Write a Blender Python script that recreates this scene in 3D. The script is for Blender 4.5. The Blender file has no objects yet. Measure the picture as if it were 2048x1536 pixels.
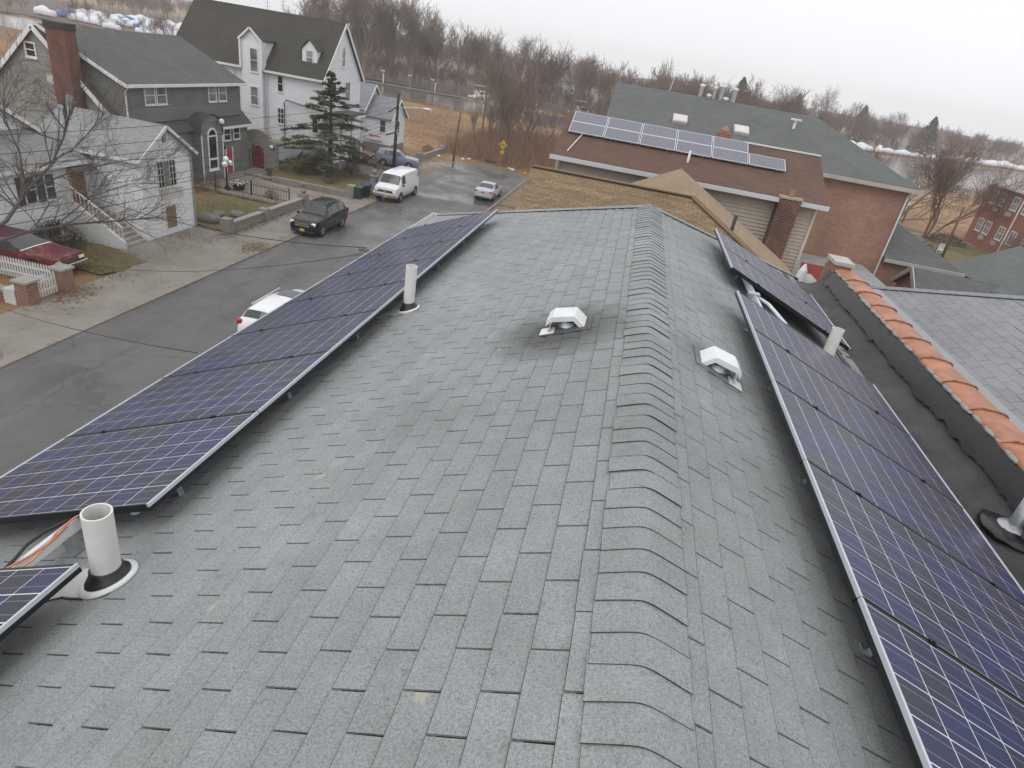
import bpy, bmesh, math, random
from mathutils import Vector, Matrix
R = math.radians
rnd = random.Random(7)
scene = bpy.context.scene
col = scene.collection

# ------------------------------------------------------------------ camera
YAW, PITCH, ROLL = -0.1214, 0.4807, -0.1726
fw = Vector((math.sin(YAW)*math.cos(PITCH), math.cos(YAW)*math.cos(PITCH), -math.sin(PITCH)))
rt = Vector((math.cos(YAW), -math.sin(YAW), 0)); dn = fw.cross(rt)
r2 = rt*math.cos(ROLL) + dn*math.sin(ROLL); d2 = -rt*math.sin(ROLL) + dn*math.cos(ROLL)
cam = bpy.data.cameras.new('camera'); camo = bpy.data.objects.new('camera', cam); col.objects.link(camo)
CAM = Vector((-0.3625, 0, 11.9909))
m = Matrix.Identity(4)
for i in range(3):
    m[i][0], m[i][1], m[i][2], m[i][3] = r2[i], -d2[i], -fw[i], CAM[i]
camo.matrix_world = m
cam.sensor_fit = 'HORIZONTAL'; cam.sensor_width = 36; cam.lens = 36*1246.2/2048; cam.clip_start = .05; cam.clip_end = 9000
scene.camera = camo

# ------------------------------------------------------------------ overcast sky, soft sun, exposure
SUN_EL, SUN_AZ = R(52), R(200)
w = bpy.data.worlds.new('World'); scene.world = w; w.use_nodes = True
nt = w.node_tree; nt.nodes.clear()
N = nt.nodes.new; L = nt.links.new
sky = N('ShaderNodeTexSky'); sky.sky_type = 'NISHITA'; sky.sun_disc = False; sky.sun_elevation = SUN_EL; sky.sun_rotation = SUN_AZ
sky.dust_density = 4; sky.air_density = 1.5
hsv = N('ShaderNodeHueSaturation'); hsv.inputs['Saturation'].default_value = .25; L(sky.outputs[0], hsv.inputs['Color'])
tc = N('ShaderNodeTexCoord'); sp = N('ShaderNodeSeparateXYZ'); L(tc.outputs['Generated'], sp.inputs[0])
rmp = N('ShaderNodeValToRGB'); L(sp.outputs[2], rmp.inputs[0])
rmp.color_ramp.elements[0].position = 0.0; rmp.color_ramp.elements[0].color = (.90, .915, .945, 1)
rmp.color_ramp.elements[1].position = .75; rmp.color_ramp.elements[1].color = (1.0, 1.0, 1.02, 1)
# soft cloud structure
cn = N('ShaderNodeTexNoise'); cn.inputs['Scale'].default_value = 2.2; cn.inputs['Detail'].default_value = 5; L(tc.outputs['Generated'], cn.inputs['Vector'])
cm = N('ShaderNodeMapRange'); cm.inputs['To Min'].default_value = .94; cm.inputs['To Max'].default_value = 1.06; L(cn.outputs['Fac'], cm.inputs['Value'])
mul = N('ShaderNodeVectorMath'); mul.operation = 'SCALE'; L(rmp.outputs[0], mul.inputs[0]); L(cm.outputs[0], mul.inputs['Scale'])
sc2 = N('ShaderNodeVectorMath'); sc2.operation = 'SCALE'; sc2.inputs['Scale'].default_value = 11.4; L(mul.outputs[0], sc2.inputs[0])
mx = N('ShaderNodeMix'); mx.data_type = 'RGBA'; mx.inputs[0].default_value = .92; L(hsv.outputs[0], mx.inputs[6]); L(sc2.outputs[0], mx.inputs[7])
bg = N('ShaderNodeBackground'); bg.inputs[1].default_value = .1; L(mx.outputs[2], bg.inputs[0])
wo = N('ShaderNodeOutputWorld'); L(bg.outputs[0], wo.inputs[0])
sl = bpy.data.lights.new('sun', 'SUN'); sl.energy = .6; sl.angle = R(35); sl.color = (1, .98, .95)
so = bpy.data.objects.new('sun', sl); col.objects.link(so); so.rotation_euler = (R(90)-SUN_EL, 0, R(180)-SUN_AZ)
scene.view_settings.view_transform = 'Standard'; scene.view_settings.look = 'None'
scene.view_settings.exposure = .06; scene.view_settings.gamma = 1
scene.cycles.max_bounces = 4; scene.cycles.diffuse_bounces = 2; scene.cycles.glossy_bounces = 2; scene.cycles.transparent_max_bounces = 6

# ------------------------------------------------------------------ materials
MATS = {}
class NT:
    def __init__(s, name):
        s.m = bpy.data.materials.new(name); s.m.use_nodes = True; s.t = s.m.node_tree
        s.b = s.t.nodes['Principled BSDF']
    def n(s, typ, **kw):
        x = s.t.nodes.new(typ)
        for k, v in kw.items():
            if hasattr(x, k): setattr(x, k, v)
            else: x.inputs[k].default_value = v
        return x
    def l(s, a, b): s.t.links.new(a, b)
    def pos(s): return s.n('ShaderNodeNewGeometry').outputs['Position']
    def noise(s, vec, scale, detail=4, rough=.55):
        x = s.n('ShaderNodeTexNoise'); x.inputs['Scale'].default_value = scale; x.inputs['Detail'].default_value = detail; x.inputs['Roughness'].default_value = rough
        s.l(vec, x.inputs['Vector']); return x.outputs['Fac']
    def ramp(s, fac, *st):
        x = s.n('ShaderNodeValToRGB'); e = x.color_ramp.elements
        while len(e) < len(st): e.new(.5)
        for i, (p, c) in enumerate(st):
            e[i].position = p; e[i].color = (*c, 1) if not isinstance(c, (int, float)) else (c, c, c, 1)
        s.l(fac, x.inputs[0]); return x.outputs[0]
    def math(s, op, a, b=None, c=None):
        x = s.n('ShaderNodeMath', operation=op)
        for i, v in enumerate((a, b, c)):
            if v is None: continue
            if isinstance(v, (int, float)): x.inputs[i].default_value = v
            else: s.l(v, x.inputs[i])
        return x.outputs[0]
    def mix(s, fac, a, b, blend='MIX'):
        x = s.n('ShaderNodeMix', data_type='RGBA', blend_type=blend)
        for i, v in ((0, fac), (6, a), (7, b)):
            if isinstance(v, (int, float)): x.inputs[i].default_value = v if i == 0 else (v, v, v, 1)
            elif isinstance(v, tuple): x.inputs[i].default_value = (*v, 1)
            else: s.l(v, x.inputs[i])
        return x.outputs[2]
    def bump(s, h, dist=.01, strength=1, prev=None):
        x = s.n('ShaderNodeBump'); x.inputs['Distance'].default_value = dist; x.inputs['Strength'].default_value = strength
        s.l(h, x.inputs['Height'])
        if prev: s.l(prev, x.inputs['Normal'])
        s.l(x.outputs[0], s.b.inputs['Normal']); return x.outputs[0]
    def set(s, **kw):
        for k, v in kw.items():
            i = s.b.inputs[k.replace('_', ' ')]
            if isinstance(v, (int, float)): i.default_value = v
            elif isinstance(v, tuple): i.default_value = (*v, 1)
            else: s.l(v, i)
        return s
def sc(c, k): return tuple(min(1, x*k) for x in c)
def mat(name, c, r=.65, var=.14, s=1.3, metal=0, bump=0, bs=60, coat=0, c2=None, fine=30):
    """plain surface: broad and fine tone variation, optional relief"""
    if name in MATS: return MATS[name]
    t = NT(name); p = t.pos()
    a = t.noise(p, s, 5); b = t.noise(p, fine, 3)
    f = t.math('ADD', t.math('MULTIPLY', a, .7), t.math('MULTIPLY', b, .3))
    t.set(Base_Color=t.ramp(f, (.3, sc(c, 1-var)), (.7, c2 or sc(c, 1+var))), Metallic=metal, Coat_Weight=coat)
    t.set(Roughness=t.math('ADD', t.math('MULTIPLY', b, .2), r-.1))
    if bump: t.bump(t.noise(p, bs, 3), bump)
    MATS[name] = t.m; return t.m
def uvz(t):
    sp = t.n('ShaderNodeSeparateXYZ'); t.l(t.pos(), sp.inputs[0])
    return t.math('ADD', sp.outputs[0], sp.outputs[1]), sp.outputs[2]
def siding(name, c, pitch=.15, wear=.2, depth=.03, c2=None):
    if name in MATS: return MATS[name]
    t = NT(name); u, z = uvz(t); p = t.pos()
    fr = t.math('FRACT', t.math('DIVIDE', z, pitch))
    board = t.math('FLOOR', t.math('DIVIDE', z, pitch))
    bn = t.n('ShaderNodeTexWhiteNoise', noise_dimensions='1D'); t.l(board, bn.inputs['W'])
    f = t.math('ADD', t.math('MULTIPLY', t.noise(p, .7, 6, .65), .8), t.math('MULTIPLY', bn.outputs['Value'], .2))
    t.set(Base_Color=t.ramp(f, (.3, c2 or sc(c, 1-wear)), (.62, sc(c, 1+wear*.3))), Roughness=.6)
    t.bump(t.math('SUBTRACT', 1, fr), depth); MATS[name] = t.m; return t.m
def brick(name, c1, c2, mortar, w=.22, h=.075, soot=None):
    if name in MATS: return MATS[name]
    t = NT(name); u, z = uvz(t); cb = t.n('ShaderNodeCombineXYZ'); t.l(u, cb.inputs[0]); t.l(z, cb.inputs[1])
    b = t.n('ShaderNodeTexBrick'); t.l(cb.outputs[0], b.inputs['Vector'])
    b.inputs['Color1'].default_value = (*c1, 1); b.inputs['Color2'].default_value = (*c2, 1); b.inputs['Mortar'].default_value = (*mortar, 1)
    b.inputs['Scale'].default_value = 1; b.inputs['Brick Width'].default_value = w; b.inputs['Row Height'].default_value = h
    b.inputs['Mortar Size'].default_value = .008; b.inputs['Bias'].default_value = -.1
    n = t.noise(t.pos(), .6, 6, .7)
    cc = t.mix(1, b.outputs['Color'], t.ramp(n, (.25, .72), (.75, 1.2)), 'MULTIPLY')
    if soot:
        cc = t.mix(t.ramp(t.noise(t.pos(), soot[0], 4), (.5, 0), (.72, soot[1])), cc, (.03, .028, .028))
    t.set(Base_Color=cc, Roughness=.85)
    inv = t.math('SUBTRACT', 1, b.outputs['Fac']); t.bump(inv, .008); MATS[name] = t.m; return t.m
def shingle(name, c, tint=.25, speck=.35, extra=None, course=None):
    """granulated asphalt shingle; per-tab tint from the 'tint' attribute; course = (axis, origin, pitch) draws laid courses on far roofs by relief"""
    if name in MATS: return MATS[name]
    t = NT(name); p = t.pos()
    ga = t.n('ShaderNodeAttribute', attribute_name='tint'); oa = t.n('ShaderNodeAttribute', attribute_name='tint', attribute_type='OBJECT')
    ti = t.math('ADD', ga.outputs['Fac'], oa.outputs['Fac'])
    g = t.noise(p, 330, 2, .85); g2 = t.noise(p, 110, 2, .6)
    cc = t.ramp(t.math('ADD', t.math('MULTIPLY', g, .66), t.math('MULTIPLY', g2, .34)), (.33, sc(c, 1-speck*1.5)), (.47, c), (.66, sc(c, 1+speck*1.2)))
    k = t.math('ADD', t.math('MULTIPLY', ti, tint), 1-tint*.5)
    cc = t.mix(1, cc, t.ramp(t.noise(p, .55, 6, .65), (.25, .86), (.75, 1.14)), 'MULTIPLY')
    cc = t.mix(1, cc, t.ramp(t.noise(p, 5, 4, .6), (.25, .9), (.75, 1.08)), 'MULTIPLY')
    v = t.n('ShaderNodeVectorMath', operation='SCALE'); t.l(cc, v.inputs[0]); t.l(k, v.inputs['Scale']); cc = v.outputs[0]
    if extra: cc = extra(t, p, cc)
    t.set(Base_Color=cc, Roughness=.88); t.b.inputs['Specular IOR Level'].default_value = .3
    if course:
        ax, pitch = course
        spx = t.n('ShaderNodeSeparateXYZ'); t.l(p, spx.inputs[0])
        z = t.math('DIVIDE', spx.outputs[2], pitch); fr = t.math('FRACT', z)
        row = t.math('FLOOR', z); wn = t.n('ShaderNodeTexWhiteNoise', noise_dimensions='2D')
        al = t.math('FLOOR', t.math('ADD', t.math('DIVIDE', spx.outputs[ax], .33), t.math('MULTIPLY', row, .43)))
        cb = t.n('ShaderNodeCombineXYZ'); t.l(row, cb.inputs[0]); t.l(al, cb.inputs[1]); t.l(cb.outputs[0], wn.inputs['Vector'])
        cc = t.mix(1, cc, t.ramp(wn.outputs['Value'], (0, .9), (1, 1.09)), 'MULTIPLY'); t.set(Base_Color=cc)
        t.bump(t.math('SUBTRACT', 1, fr), .03)
    else:
        t.bump(g, .004, .7)
    MATS[name] = t.m; return t.m
def glassy(name, c=(.02, .025, .03), r=.06, s=.4):
    if name in MATS: return MATS[name]
    t = NT(name); t.set(Base_Color=t.ramp(t.noise(t.pos(), s, 3), (.35, sc(c, .5)), (.65, sc(c, 1.6))), Roughness=r)
    t.b.inputs['Specular IOR Level'].default_value = .7; MATS[name] = t.m; return t.m
def paint(name, c, r=.28, dirt=.12, spec=.5, coat=.5):
    if name in MATS: return MATS[name]
    t = NT(name); p = t.pos(); n = t.noise(p, 2.5, 5, .6)
    t.set(Base_Color=t.ramp(n, (.3, sc(c, 1-dirt)), (.7, c)), Roughness=t.math('ADD', t.math('MULTIPLY', n, .15), r), Coat_Weight=coat); t.b.inputs['Specular IOR Level'].default_value = spec; t.b.inputs['Coat Roughness'].default_value = .08
    MATS[name] = t.m; return t.m

# ------------------------------------------------------------------ mesh helpers
class MB:
    """collects shapes; build() links them as one mesh object"""
    def __init__(s): s.v = []; s.f = []
    def add(s, vs, fs):
        o = len(s.v); s.v += [tuple(v) for v in vs]; s.f += [tuple(i+o for i in f) for f in fs]; return s
    def box(s, a, b):
        x0, y0, z0 = a; x1, y1, z1 = b
        return s.add([(x0,y0,z0),(x1,y0,z0),(x1,y1,z0),(x0,y1,z0),(x0,y0,z1),(x1,y0,z1),(x1,y1,z1),(x0,y1,z1)],
                     [(3,2,1,0),(4,5,6,7),(0,1,5,4),(1,2,6,5),(2,3,7,6),(3,0,4,7)])
    def cbox(s, c, d): return s.box([c[i]-d[i]/2 for i in range(3)], [c[i]+d[i]/2 for i in range(3)])
    def bar(s, p, q, w, h, up=(0,0,1)):
        p = Vector(p); q = Vector(q); d = (q-p).normalized(); u = Vector(up)
        if abs(d.dot(u)) > .98: u = Vector((1,0,0))
        x = d.cross(u).normalized()*w/2; y = x.cross(d).normalized()*h/2
        vs = [a+sx*x+sy*y for a in (p, q) for sx, sy in ((-1,-1),(1,-1),(1,1),(-1,1))]
        return s.add(vs, [(0,1,2,3),(7,6,5,4),(0,4,5,1),(1,5,6,2),(2,6,7,3),(3,7,4,0)])
    def poly(s, pts): return s.add(pts, [tuple(range(len(pts)))])
    def slab(s, pts, th):
        """polygon thickened by th along minus its normal"""
        P = [Vector(p) for p in pts]; n = Vector((0,0,0))
        for i in range(len(P)):
            a, b = P[i], P[(i+1) % len(P)]; n += a.cross(b)
        n.normalize(); Q = [p-n*th for p in P]; k = len(P)
        return s.add(P+Q, [tuple(range(k)), tuple(range(2*k-1, k-1, -1))]+[(i, k+i, k+(i+1) % k, (i+1) % k) for i in range(k)])
    def tube(s, path, rad, n=6, cap=True):
        P = [Vector(p) for p in path]; k = len(P); rr = rad if hasattr(rad, '__len__') else [rad]*k
        o = len(s.v); ref = None
        for i in range(k):
            d = (P[min(i+1, k-1)]-P[max(i-1, 0)]).normalized()
            if ref is None: ref = Vector((0,0,1)) if abs(d.z) < .9 else Vector((1,0,0))
            x = d.cross(ref)
            if x.length < 1e-5: x = d.cross(Vector((.3,1,.2)))
            x.normalize(); y = x.cross(d).normalized(); ref = y
            for j in range(n):
                a = 2*math.pi*j/n; s.v.append(tuple(P[i]+rr[i]*(math.cos(a)*x+math.sin(a)*y)))
        for i in range(k-1):
            for j in range(n):
                s.f.append((o+i*n+j, o+i*n+(j+1) % n, o+(i+1)*n+(j+1) % n, o+(i+1)*n+j))
        if cap:
            s.f.append(tuple(o+j for j in range(n-1, -1, -1))); s.f.append(tuple(o+(k-1)*n+j for j in range(n)))
        return s
    def lathe(s, c, prof, n=16):
        """prof: (radius, z) pairs from the bottom up, closed at radius 0 ends"""
        o = len(s.v); c = Vector(c)
        for r_, z in prof:
            for j in range(n):
                a = 2*math.pi*j/n; s.v.append((c.x+r_*math.cos(a), c.y+r_*math.sin(a), c.z+z))
        for i in range(len(prof)-1):
            for j in range(n):
                s.f.append((o+i*n+j, o+i*n+(j+1) % n, o+(i+1)*n+(j+1) % n, o+(i+1)*n+j))
        return s
    def ball(s, c, r, n=10, k=6, sq=1.):
        return s.lathe((c[0], c[1], c[2]), [(r*math.sin(math.pi*i/k)+1e-4, -r*sq*math.cos(math.pi*i/k)) for i in range(k+1)], n)
    def rock(s, c, d, rg, n=8, k=5):
        o = len(s.v); s.ball((0,0,0), 1, n, k)
        for i in range(o, len(s.v)):
            v = s.v[i]; q = 1+rg.uniform(-.16, .16); s.v[i] = (c[0]+v[0]*d[0]*q, c[1]+v[1]*d[1]*q, c[2]+v[2]*d[2]*q)
        return s
    def mesh(s, name, off=None, mats=(), smooth=False, mi=None):
        me = bpy.data.meshes.new(name)
        v = s.v if off is None else [(a-off[0], b-off[1], c-off[2]) for a, b, c in s.v]
        me.from_pydata(v, [], s.f)
        for m_ in mats: me.materials.append(m_)
        if smooth: me.polygons.foreach_set('use_smooth', [True]*len(me.polygons))
        me.update(); return me
    def build(s, name, m_, parent=None, smooth=False, local=False, bevel=0):
        off = None
        if parent is not None and not local: off = wloc(parent)
        ob = bpy.data.objects.new(name, s.mesh(name, off, (m_,), smooth)); col.objects.link(ob)
        if parent is not None: ob.parent = parent
        if bevel:
            b = ob.modifiers.new('bevel', 'BEVEL'); b.width = bevel; b.segments = 2; b.limit_method = 'ANGLE'
        return ob
def wloc(o):
    l = Vector(o.location)
    while o.parent: o = o.parent; l += Vector(o.location)
    return l
def tag(o, label=None, cat=None, group=None, kind=None):
    if label: o['label'] = label
    if cat: o['category'] = cat
    if group: o['group'] = group
    if kind: o['kind'] = kind
    return o
def thing(name, label, cat, loc=(0,0,0), group=None, rz=0):
    o = bpy.data.objects.new(name, None); col.objects.link(o); o.location = loc; o.rotation_euler = (0, 0, rz); o.empty_display_size = .2
    return tag(o, label, cat, group)
def copy_tree(o, parent=None):
    c = o.copy(); col.objects.link(c)
    if parent: c.parent = parent
    for ch in list(o.children): copy_tree(ch, c)
    return c
def sobj(name, mesh, parent, mw=None, loc=None):
    ob = bpy.data.objects.new(name, mesh); col.objects.link(ob); ob.parent = parent
    if mw is not None: ob.matrix_local = mw
    if loc is not None: ob.location = loc
    return ob
# ================================================================== our house: hipped shingle roof
S = .41667; CS = 1/math.hypot(1, S); SN = S*CS; RZ = 10.5; HY = 8.73; EX = 4.05
FL = Matrix(((0, -CS, -SN, 0), (1, 0, 0, 0), (0, -SN, CS, RZ), (0, 0, 0, 1)))      # x along +Y, y down the left slope, z out
FR = Matrix(((0, CS, SN, 0), (-1, 0, 0, 0), (0, -SN, CS, RZ), (0, 0, 0, 1)))       # x along -Y, y down the right slope
def inview(p, margin=1.02):
    q = Vector(p)-CAM; z = q.dot(fw)
    return z > .1 and abs(q.dot(r2)/z)*1246.2 < 1024*margin and abs(q.dot(d2)/z)*1246.2 < 768*margin
def stains(t, p, cc):
    n7 = t.math('MULTIPLY', t.noise(p, 7, 3), .5); n60 = t.math('MULTIPLY', t.noise(p, 60, 2), .03)
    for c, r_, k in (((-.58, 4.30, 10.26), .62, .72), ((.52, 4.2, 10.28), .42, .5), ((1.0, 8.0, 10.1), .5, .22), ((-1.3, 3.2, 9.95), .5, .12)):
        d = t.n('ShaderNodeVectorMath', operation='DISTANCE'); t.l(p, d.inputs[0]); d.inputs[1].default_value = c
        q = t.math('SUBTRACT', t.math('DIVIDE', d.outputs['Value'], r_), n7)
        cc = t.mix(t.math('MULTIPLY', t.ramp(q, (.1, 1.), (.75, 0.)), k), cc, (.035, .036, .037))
    cc = t.mix(t.ramp(t.noise(p, .9, 6, .7), (.50, 0), (.76, .24)), cc, (.135, .138, .132))
    cc = t.mix(t.ramp(t.noise(p, 1.7, 5, .7), (.55, 0), (.75, .14)), cc, (.19, .18, .15))
    # scuffs and dark granule-loss specks
    cc = t.mix(t.ramp(t.noise(p, 26, 4, .75), (.60, 0), (.72, .45)), cc, (.06, .062, .062))
    for c, r_ in (((-1.62, 1.6, 9.84), .022), ((-.62, 1.2, 10.25), .026), ((-1.62, 2.55, 9.83), .03), ((-1.0, 4.1, 10.1), .02)):
        d = t.n('ShaderNodeVectorMath', operation='DISTANCE'); t.l(p, d.inputs[0]); d.inputs[1].default_value = c
        q = t.math('ADD', d.outputs['Value'], n60)
        cc = t.mix(t.ramp(q, (r_+.008, .75), (r_+.018, 0)), cc, (.42, .43, .33))
    return cc
M_SH = shingle('grey_shingle', (.268, .281, .283), .10, .42, stains)
M_DARK = mat('roof_felt', (.018, .018, .019), .9)
M_WHITE = mat('white_paint', (.70, .71, .715), .42, .13, 4)
M_PVC = mat('white_pvc', (.70, .69, .665), .35, .10, 9)
M_RUB = mat('black_rubber', (.018, .018, .02), .5, .2)
M_GALV = mat('galvanised_metal', (.42, .44, .46), .38, .15, 4, metal=.7)
M_TAR = mat('black_membrane', (.022, .022, .022), .6, .3, 2.4, bump=.03, bs=14, c2=(.075, .073, .070))
ours = thing('shingle_house', 'grey hip-roofed house in the foreground, seen from on top of its shingle roof', 'house')
dk = MB(); c_ = EX; ez = RZ-S*c_
dk.poly([(0,-4,RZ-.012), (0,HY,RZ-.012), (-c_,HY+c_,ez-.012), (-c_,-4,ez-.012)][::-1])
dk.poly([(0,-4,RZ-.012), (3.4,-4,RZ-S*3.4-.012), (3.4,HY+3.4,RZ-S*3.4-.012), (0,HY,RZ-.012)][::-1])
dk.poly([(0,HY,RZ-.012), (3.4,HY+3.4,RZ-S*3.4-.012), (3.4,HY+c_,ez-.012), (-c_,HY+c_,ez-.012)][::-1])
dk.poly([(0,-4,RZ-.012), (-c_,-4,ez-.012), (3.4,-4,RZ-S*3.4-.012)])
roof = dk.build('roof', M_DARK, ours)
wl = MB().box((-3.6,-4,0), (3.3,HY+3.7,ez-.02)); wl.build('wall', siding('beige_siding', (.5,.47,.41)), ours)
MB().box((-4.05,-4,ez-.16), (-3.55,HY+4.05,ez-.03)).build('soffit', M_WHITE, ours)
g_ = MB(); g_.box((-4.19,-4,ez-.13), (-4.055,HY+4.1,ez-.115)); g_.box((-4.2,-4,ez-.13), (-4.19,HY+4.1,ez+.005)); g_.box((-4.2,HY+4.09,ez-.13), (-4.055,HY+4.1,ez+.0)); g_.build('gutter', M_WHITE, ours)
TW, TX, GAP = .3048, .127, .0070
def zt(y): return .002+y*.0075/TX
M_EDGE = mat('cut_edge_and_gap_shade', (.035, .035, .035), .9, .3, 9)  # black cut faces, and top strips that paint in the gap shadow lines
TMI = [0, 0, 0, 1, 1, 1, 1, 1, 1]
def tabmesh(x0, x1, ya=-.035, yb=TX, jig=0, e=.0008, e2=.0024):
    """one shingle tab: granule face, black asphalt front edge, dark top strips painting in gap shadows and dirt"""
    xs = (x0, x0+e, x1-e, x1); za, zb = zt(ya), zt(yb); zm = zt(yb-e2)+jig
    v = [(x, ya, za) for x in xs]+[(x, yb-e2, zm) for x in xs]+[(x, yb, zb+jig-.0012) for x in xs]
    v += [(x0,ya,za-.006), (x1,ya,za-.006), (x1,yb,zb-.007), (x0,yb,zb-.007)]
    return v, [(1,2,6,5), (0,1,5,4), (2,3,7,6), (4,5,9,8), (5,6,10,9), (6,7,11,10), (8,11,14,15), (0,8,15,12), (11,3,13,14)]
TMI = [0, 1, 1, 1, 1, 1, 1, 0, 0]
def tabs(F, umax, xlim, seed, umin=.1, xsgn=1):
    """all tabs of one roof slope: (centre in world, x0, x1, u0, tint, whole)"""
    rg = random.Random(seed); out = []
    i = 0
    while umin+i*TX < umax:
        u0 = umin+i*TX; off = (i % 2)*TW/2+rg.uniform(-.006, .006)
        lo, hi = xlim(u0+TX*.5); k0 = math.floor((lo-off)/TW); st = {}
        for k in range(k0, math.ceil((hi-off)/TW)+1):
            a = k*TW+off+GAP/2; b = (k+1)*TW+off-GAP/2+rg.uniform(-.0015, .001)
            whole = a > lo and b < hi
            a, b = max(a, lo), min(b, hi)
            if b-a < .03: continue
            s3 = st.setdefault((k+i) // 3, rg.random())
            out.append((F @ Vector(((a+b)/2, u0+TX/2, 0)), a, b, u0, min(1, max(0, .6*s3+.4*rg.random())), whole, rg.uniform(-.0005, .004)))
        i += 1
    return out
SHM = bpy.data.meshes.new('shingle')
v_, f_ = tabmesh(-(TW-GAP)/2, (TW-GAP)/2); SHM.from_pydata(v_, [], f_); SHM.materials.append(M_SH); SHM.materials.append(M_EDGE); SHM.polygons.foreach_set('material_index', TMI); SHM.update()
def lay(tl, F, parent, pick, mesh, m_, fieldname, ee=(.0008, .0024)):
    fv = []; ff = []; tint = []; rj = random.Random(len(tl))
    for n_, (c, a, b, u0, ti, whole, jig) in enumerate(tl):
        if n_ in pick:
            ob = sobj('shingle', mesh, parent, F @ Matrix.Translation(((a+b)/2, u0+rj.uniform(-.002, .003), jig*.4)) @ Matrix.Rotation(rj.uniform(-.006, .006), 4, 'Z')); ob['tint'] = ti
        else:
            v, f = tabmesh(a, b, jig=jig, e=ee[0], e2=ee[1]); o = len(fv)
            fv += [tuple(F @ Vector((p[0], p[1]+u0, p[2]))) for p in v]; ff += [tuple(q+o for q in g) for g in f]; tint += [ti]*len(f)
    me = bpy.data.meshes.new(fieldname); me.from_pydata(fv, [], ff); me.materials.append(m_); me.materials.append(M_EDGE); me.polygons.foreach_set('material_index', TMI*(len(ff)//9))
    at = me.attributes.new('tint', 'FLOAT', 'FACE'); at.data.foreach_set('value', tint); me.update()
    ob = sobj(fieldname, me, parent); ob['kind'] = 'stuff'; return ob
TLl = tabs(FL, EX/CS+.02, lambda u: (-1., HY+u*CS), 3)
TLr = tabs(FR, 2.72/CS, lambda u: (-(HY+u*CS), 1.), 5)
def covered(side, u, y):
    if side < 0: return u > 2.36 and (y > 1.9 or y < 1.5)
    return (u > .92 and y < 5.9) or (u > 1.1 and 7.2 < y < 9)
cand = []
for sd, tl in ((-1, TLl), (1, TLr)):
    for n_, q in enumerate(tl):
        if q[5] and inview(q[0], .97) and not covered(sd, q[3], q[0].y):
            nrm = Vector((sd*SN, 0, CS)); vv = CAM-q[0]; cand.append((-(vv.normalized().dot(nrm))/vv.length_squared, sd, n_))
cand.sort(); pk = {-1: set(), 1: set()}
for _, sd, n_ in cand[:300]: pk[sd].add(n_)
lay(TLl, FL, roof, pk[-1], SHM, M_SH, 'shingle_field'); lay(TLr, FR, roof, pk[1], SHM, M_SH, 'shingle_field')
# ridge and hip caps
def capmesh(name, s_, hw, ln, lift, th=.0034):
    xs = [-hw, -hw+.001, -hw*.62, -hw*.36, -hw*.2, -hw*.09, 0, hw*.09, hw*.2, hw*.36, hw*.62, hw-.001, hw]; v = []; n = len(xs)
    zf = lambda x, dz: -s_*math.hypot(x, .028)+.016+dz
    for y, dz in ((0, lift-.0006), (.0009, lift), (ln, -.004)): v += [(x, y, zf(x, dz)) for x in xs]
    v += [(x, 0, zf(x, lift-.001)) for x in xs]+[(x, 0, zf(x, lift-th)) for x in xs]
    f = []; mi = []
    for r0 in (0, n):
        for j in range(n-1): f.append((r0+j, r0+j+1, r0+n+j+1, r0+n+j)); mi.append(1 if r0 == 0 or j in (0, n-2) else 0)  # dark border strips paint the shadow line at each cap edge
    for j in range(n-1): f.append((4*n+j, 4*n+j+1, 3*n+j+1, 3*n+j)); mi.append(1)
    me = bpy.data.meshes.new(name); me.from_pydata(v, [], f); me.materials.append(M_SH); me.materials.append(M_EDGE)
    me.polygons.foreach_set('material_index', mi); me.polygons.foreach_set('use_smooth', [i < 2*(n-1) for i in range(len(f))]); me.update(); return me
RC = capmesh('ridge_cap', S, .155, .17, .0028); HC = capmesh('hip_cap', S*.7071, .14, .18, .0035)
y = -.6
while y < HY:
    ob = sobj('ridge_cap', RC, roof, Matrix.Translation((rnd.uniform(-.006, .006), y+rnd.uniform(-.008, .008), RZ+.001+rnd.uniform(0, .002))) @ Matrix.Rotation(rnd.uniform(-.02, .02), 4, 'Z')); ob['tint'] = rnd.random(); y += .127
for sx, lim in ((-1, 4.0), (1, 3.35)):
    d = Vector((sx, 1, -S)).normalized(); lat = Vector((1, -sx, 0)).normalized()*(1 if sx > 0 else 1)
    yy = -d; xx = yy.cross(Vector((0, 0, 1))).normalized(); zz = xx.cross(yy)
    t_ = .05
    while t_*abs(d.x) < lim:
        mw = Matrix.Identity(4); pt = Vector((0, HY, RZ+.010))+d*(t_+.17)
        for i in range(3): mw[i][0], mw[i][1], mw[i][2], mw[i][3] = xx[i], yy[i], zz[i], pt[i]
        ob = sobj('hip_cap', HC, roof, mw); ob['tint'] = rnd.random(); t_ += .13

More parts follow.
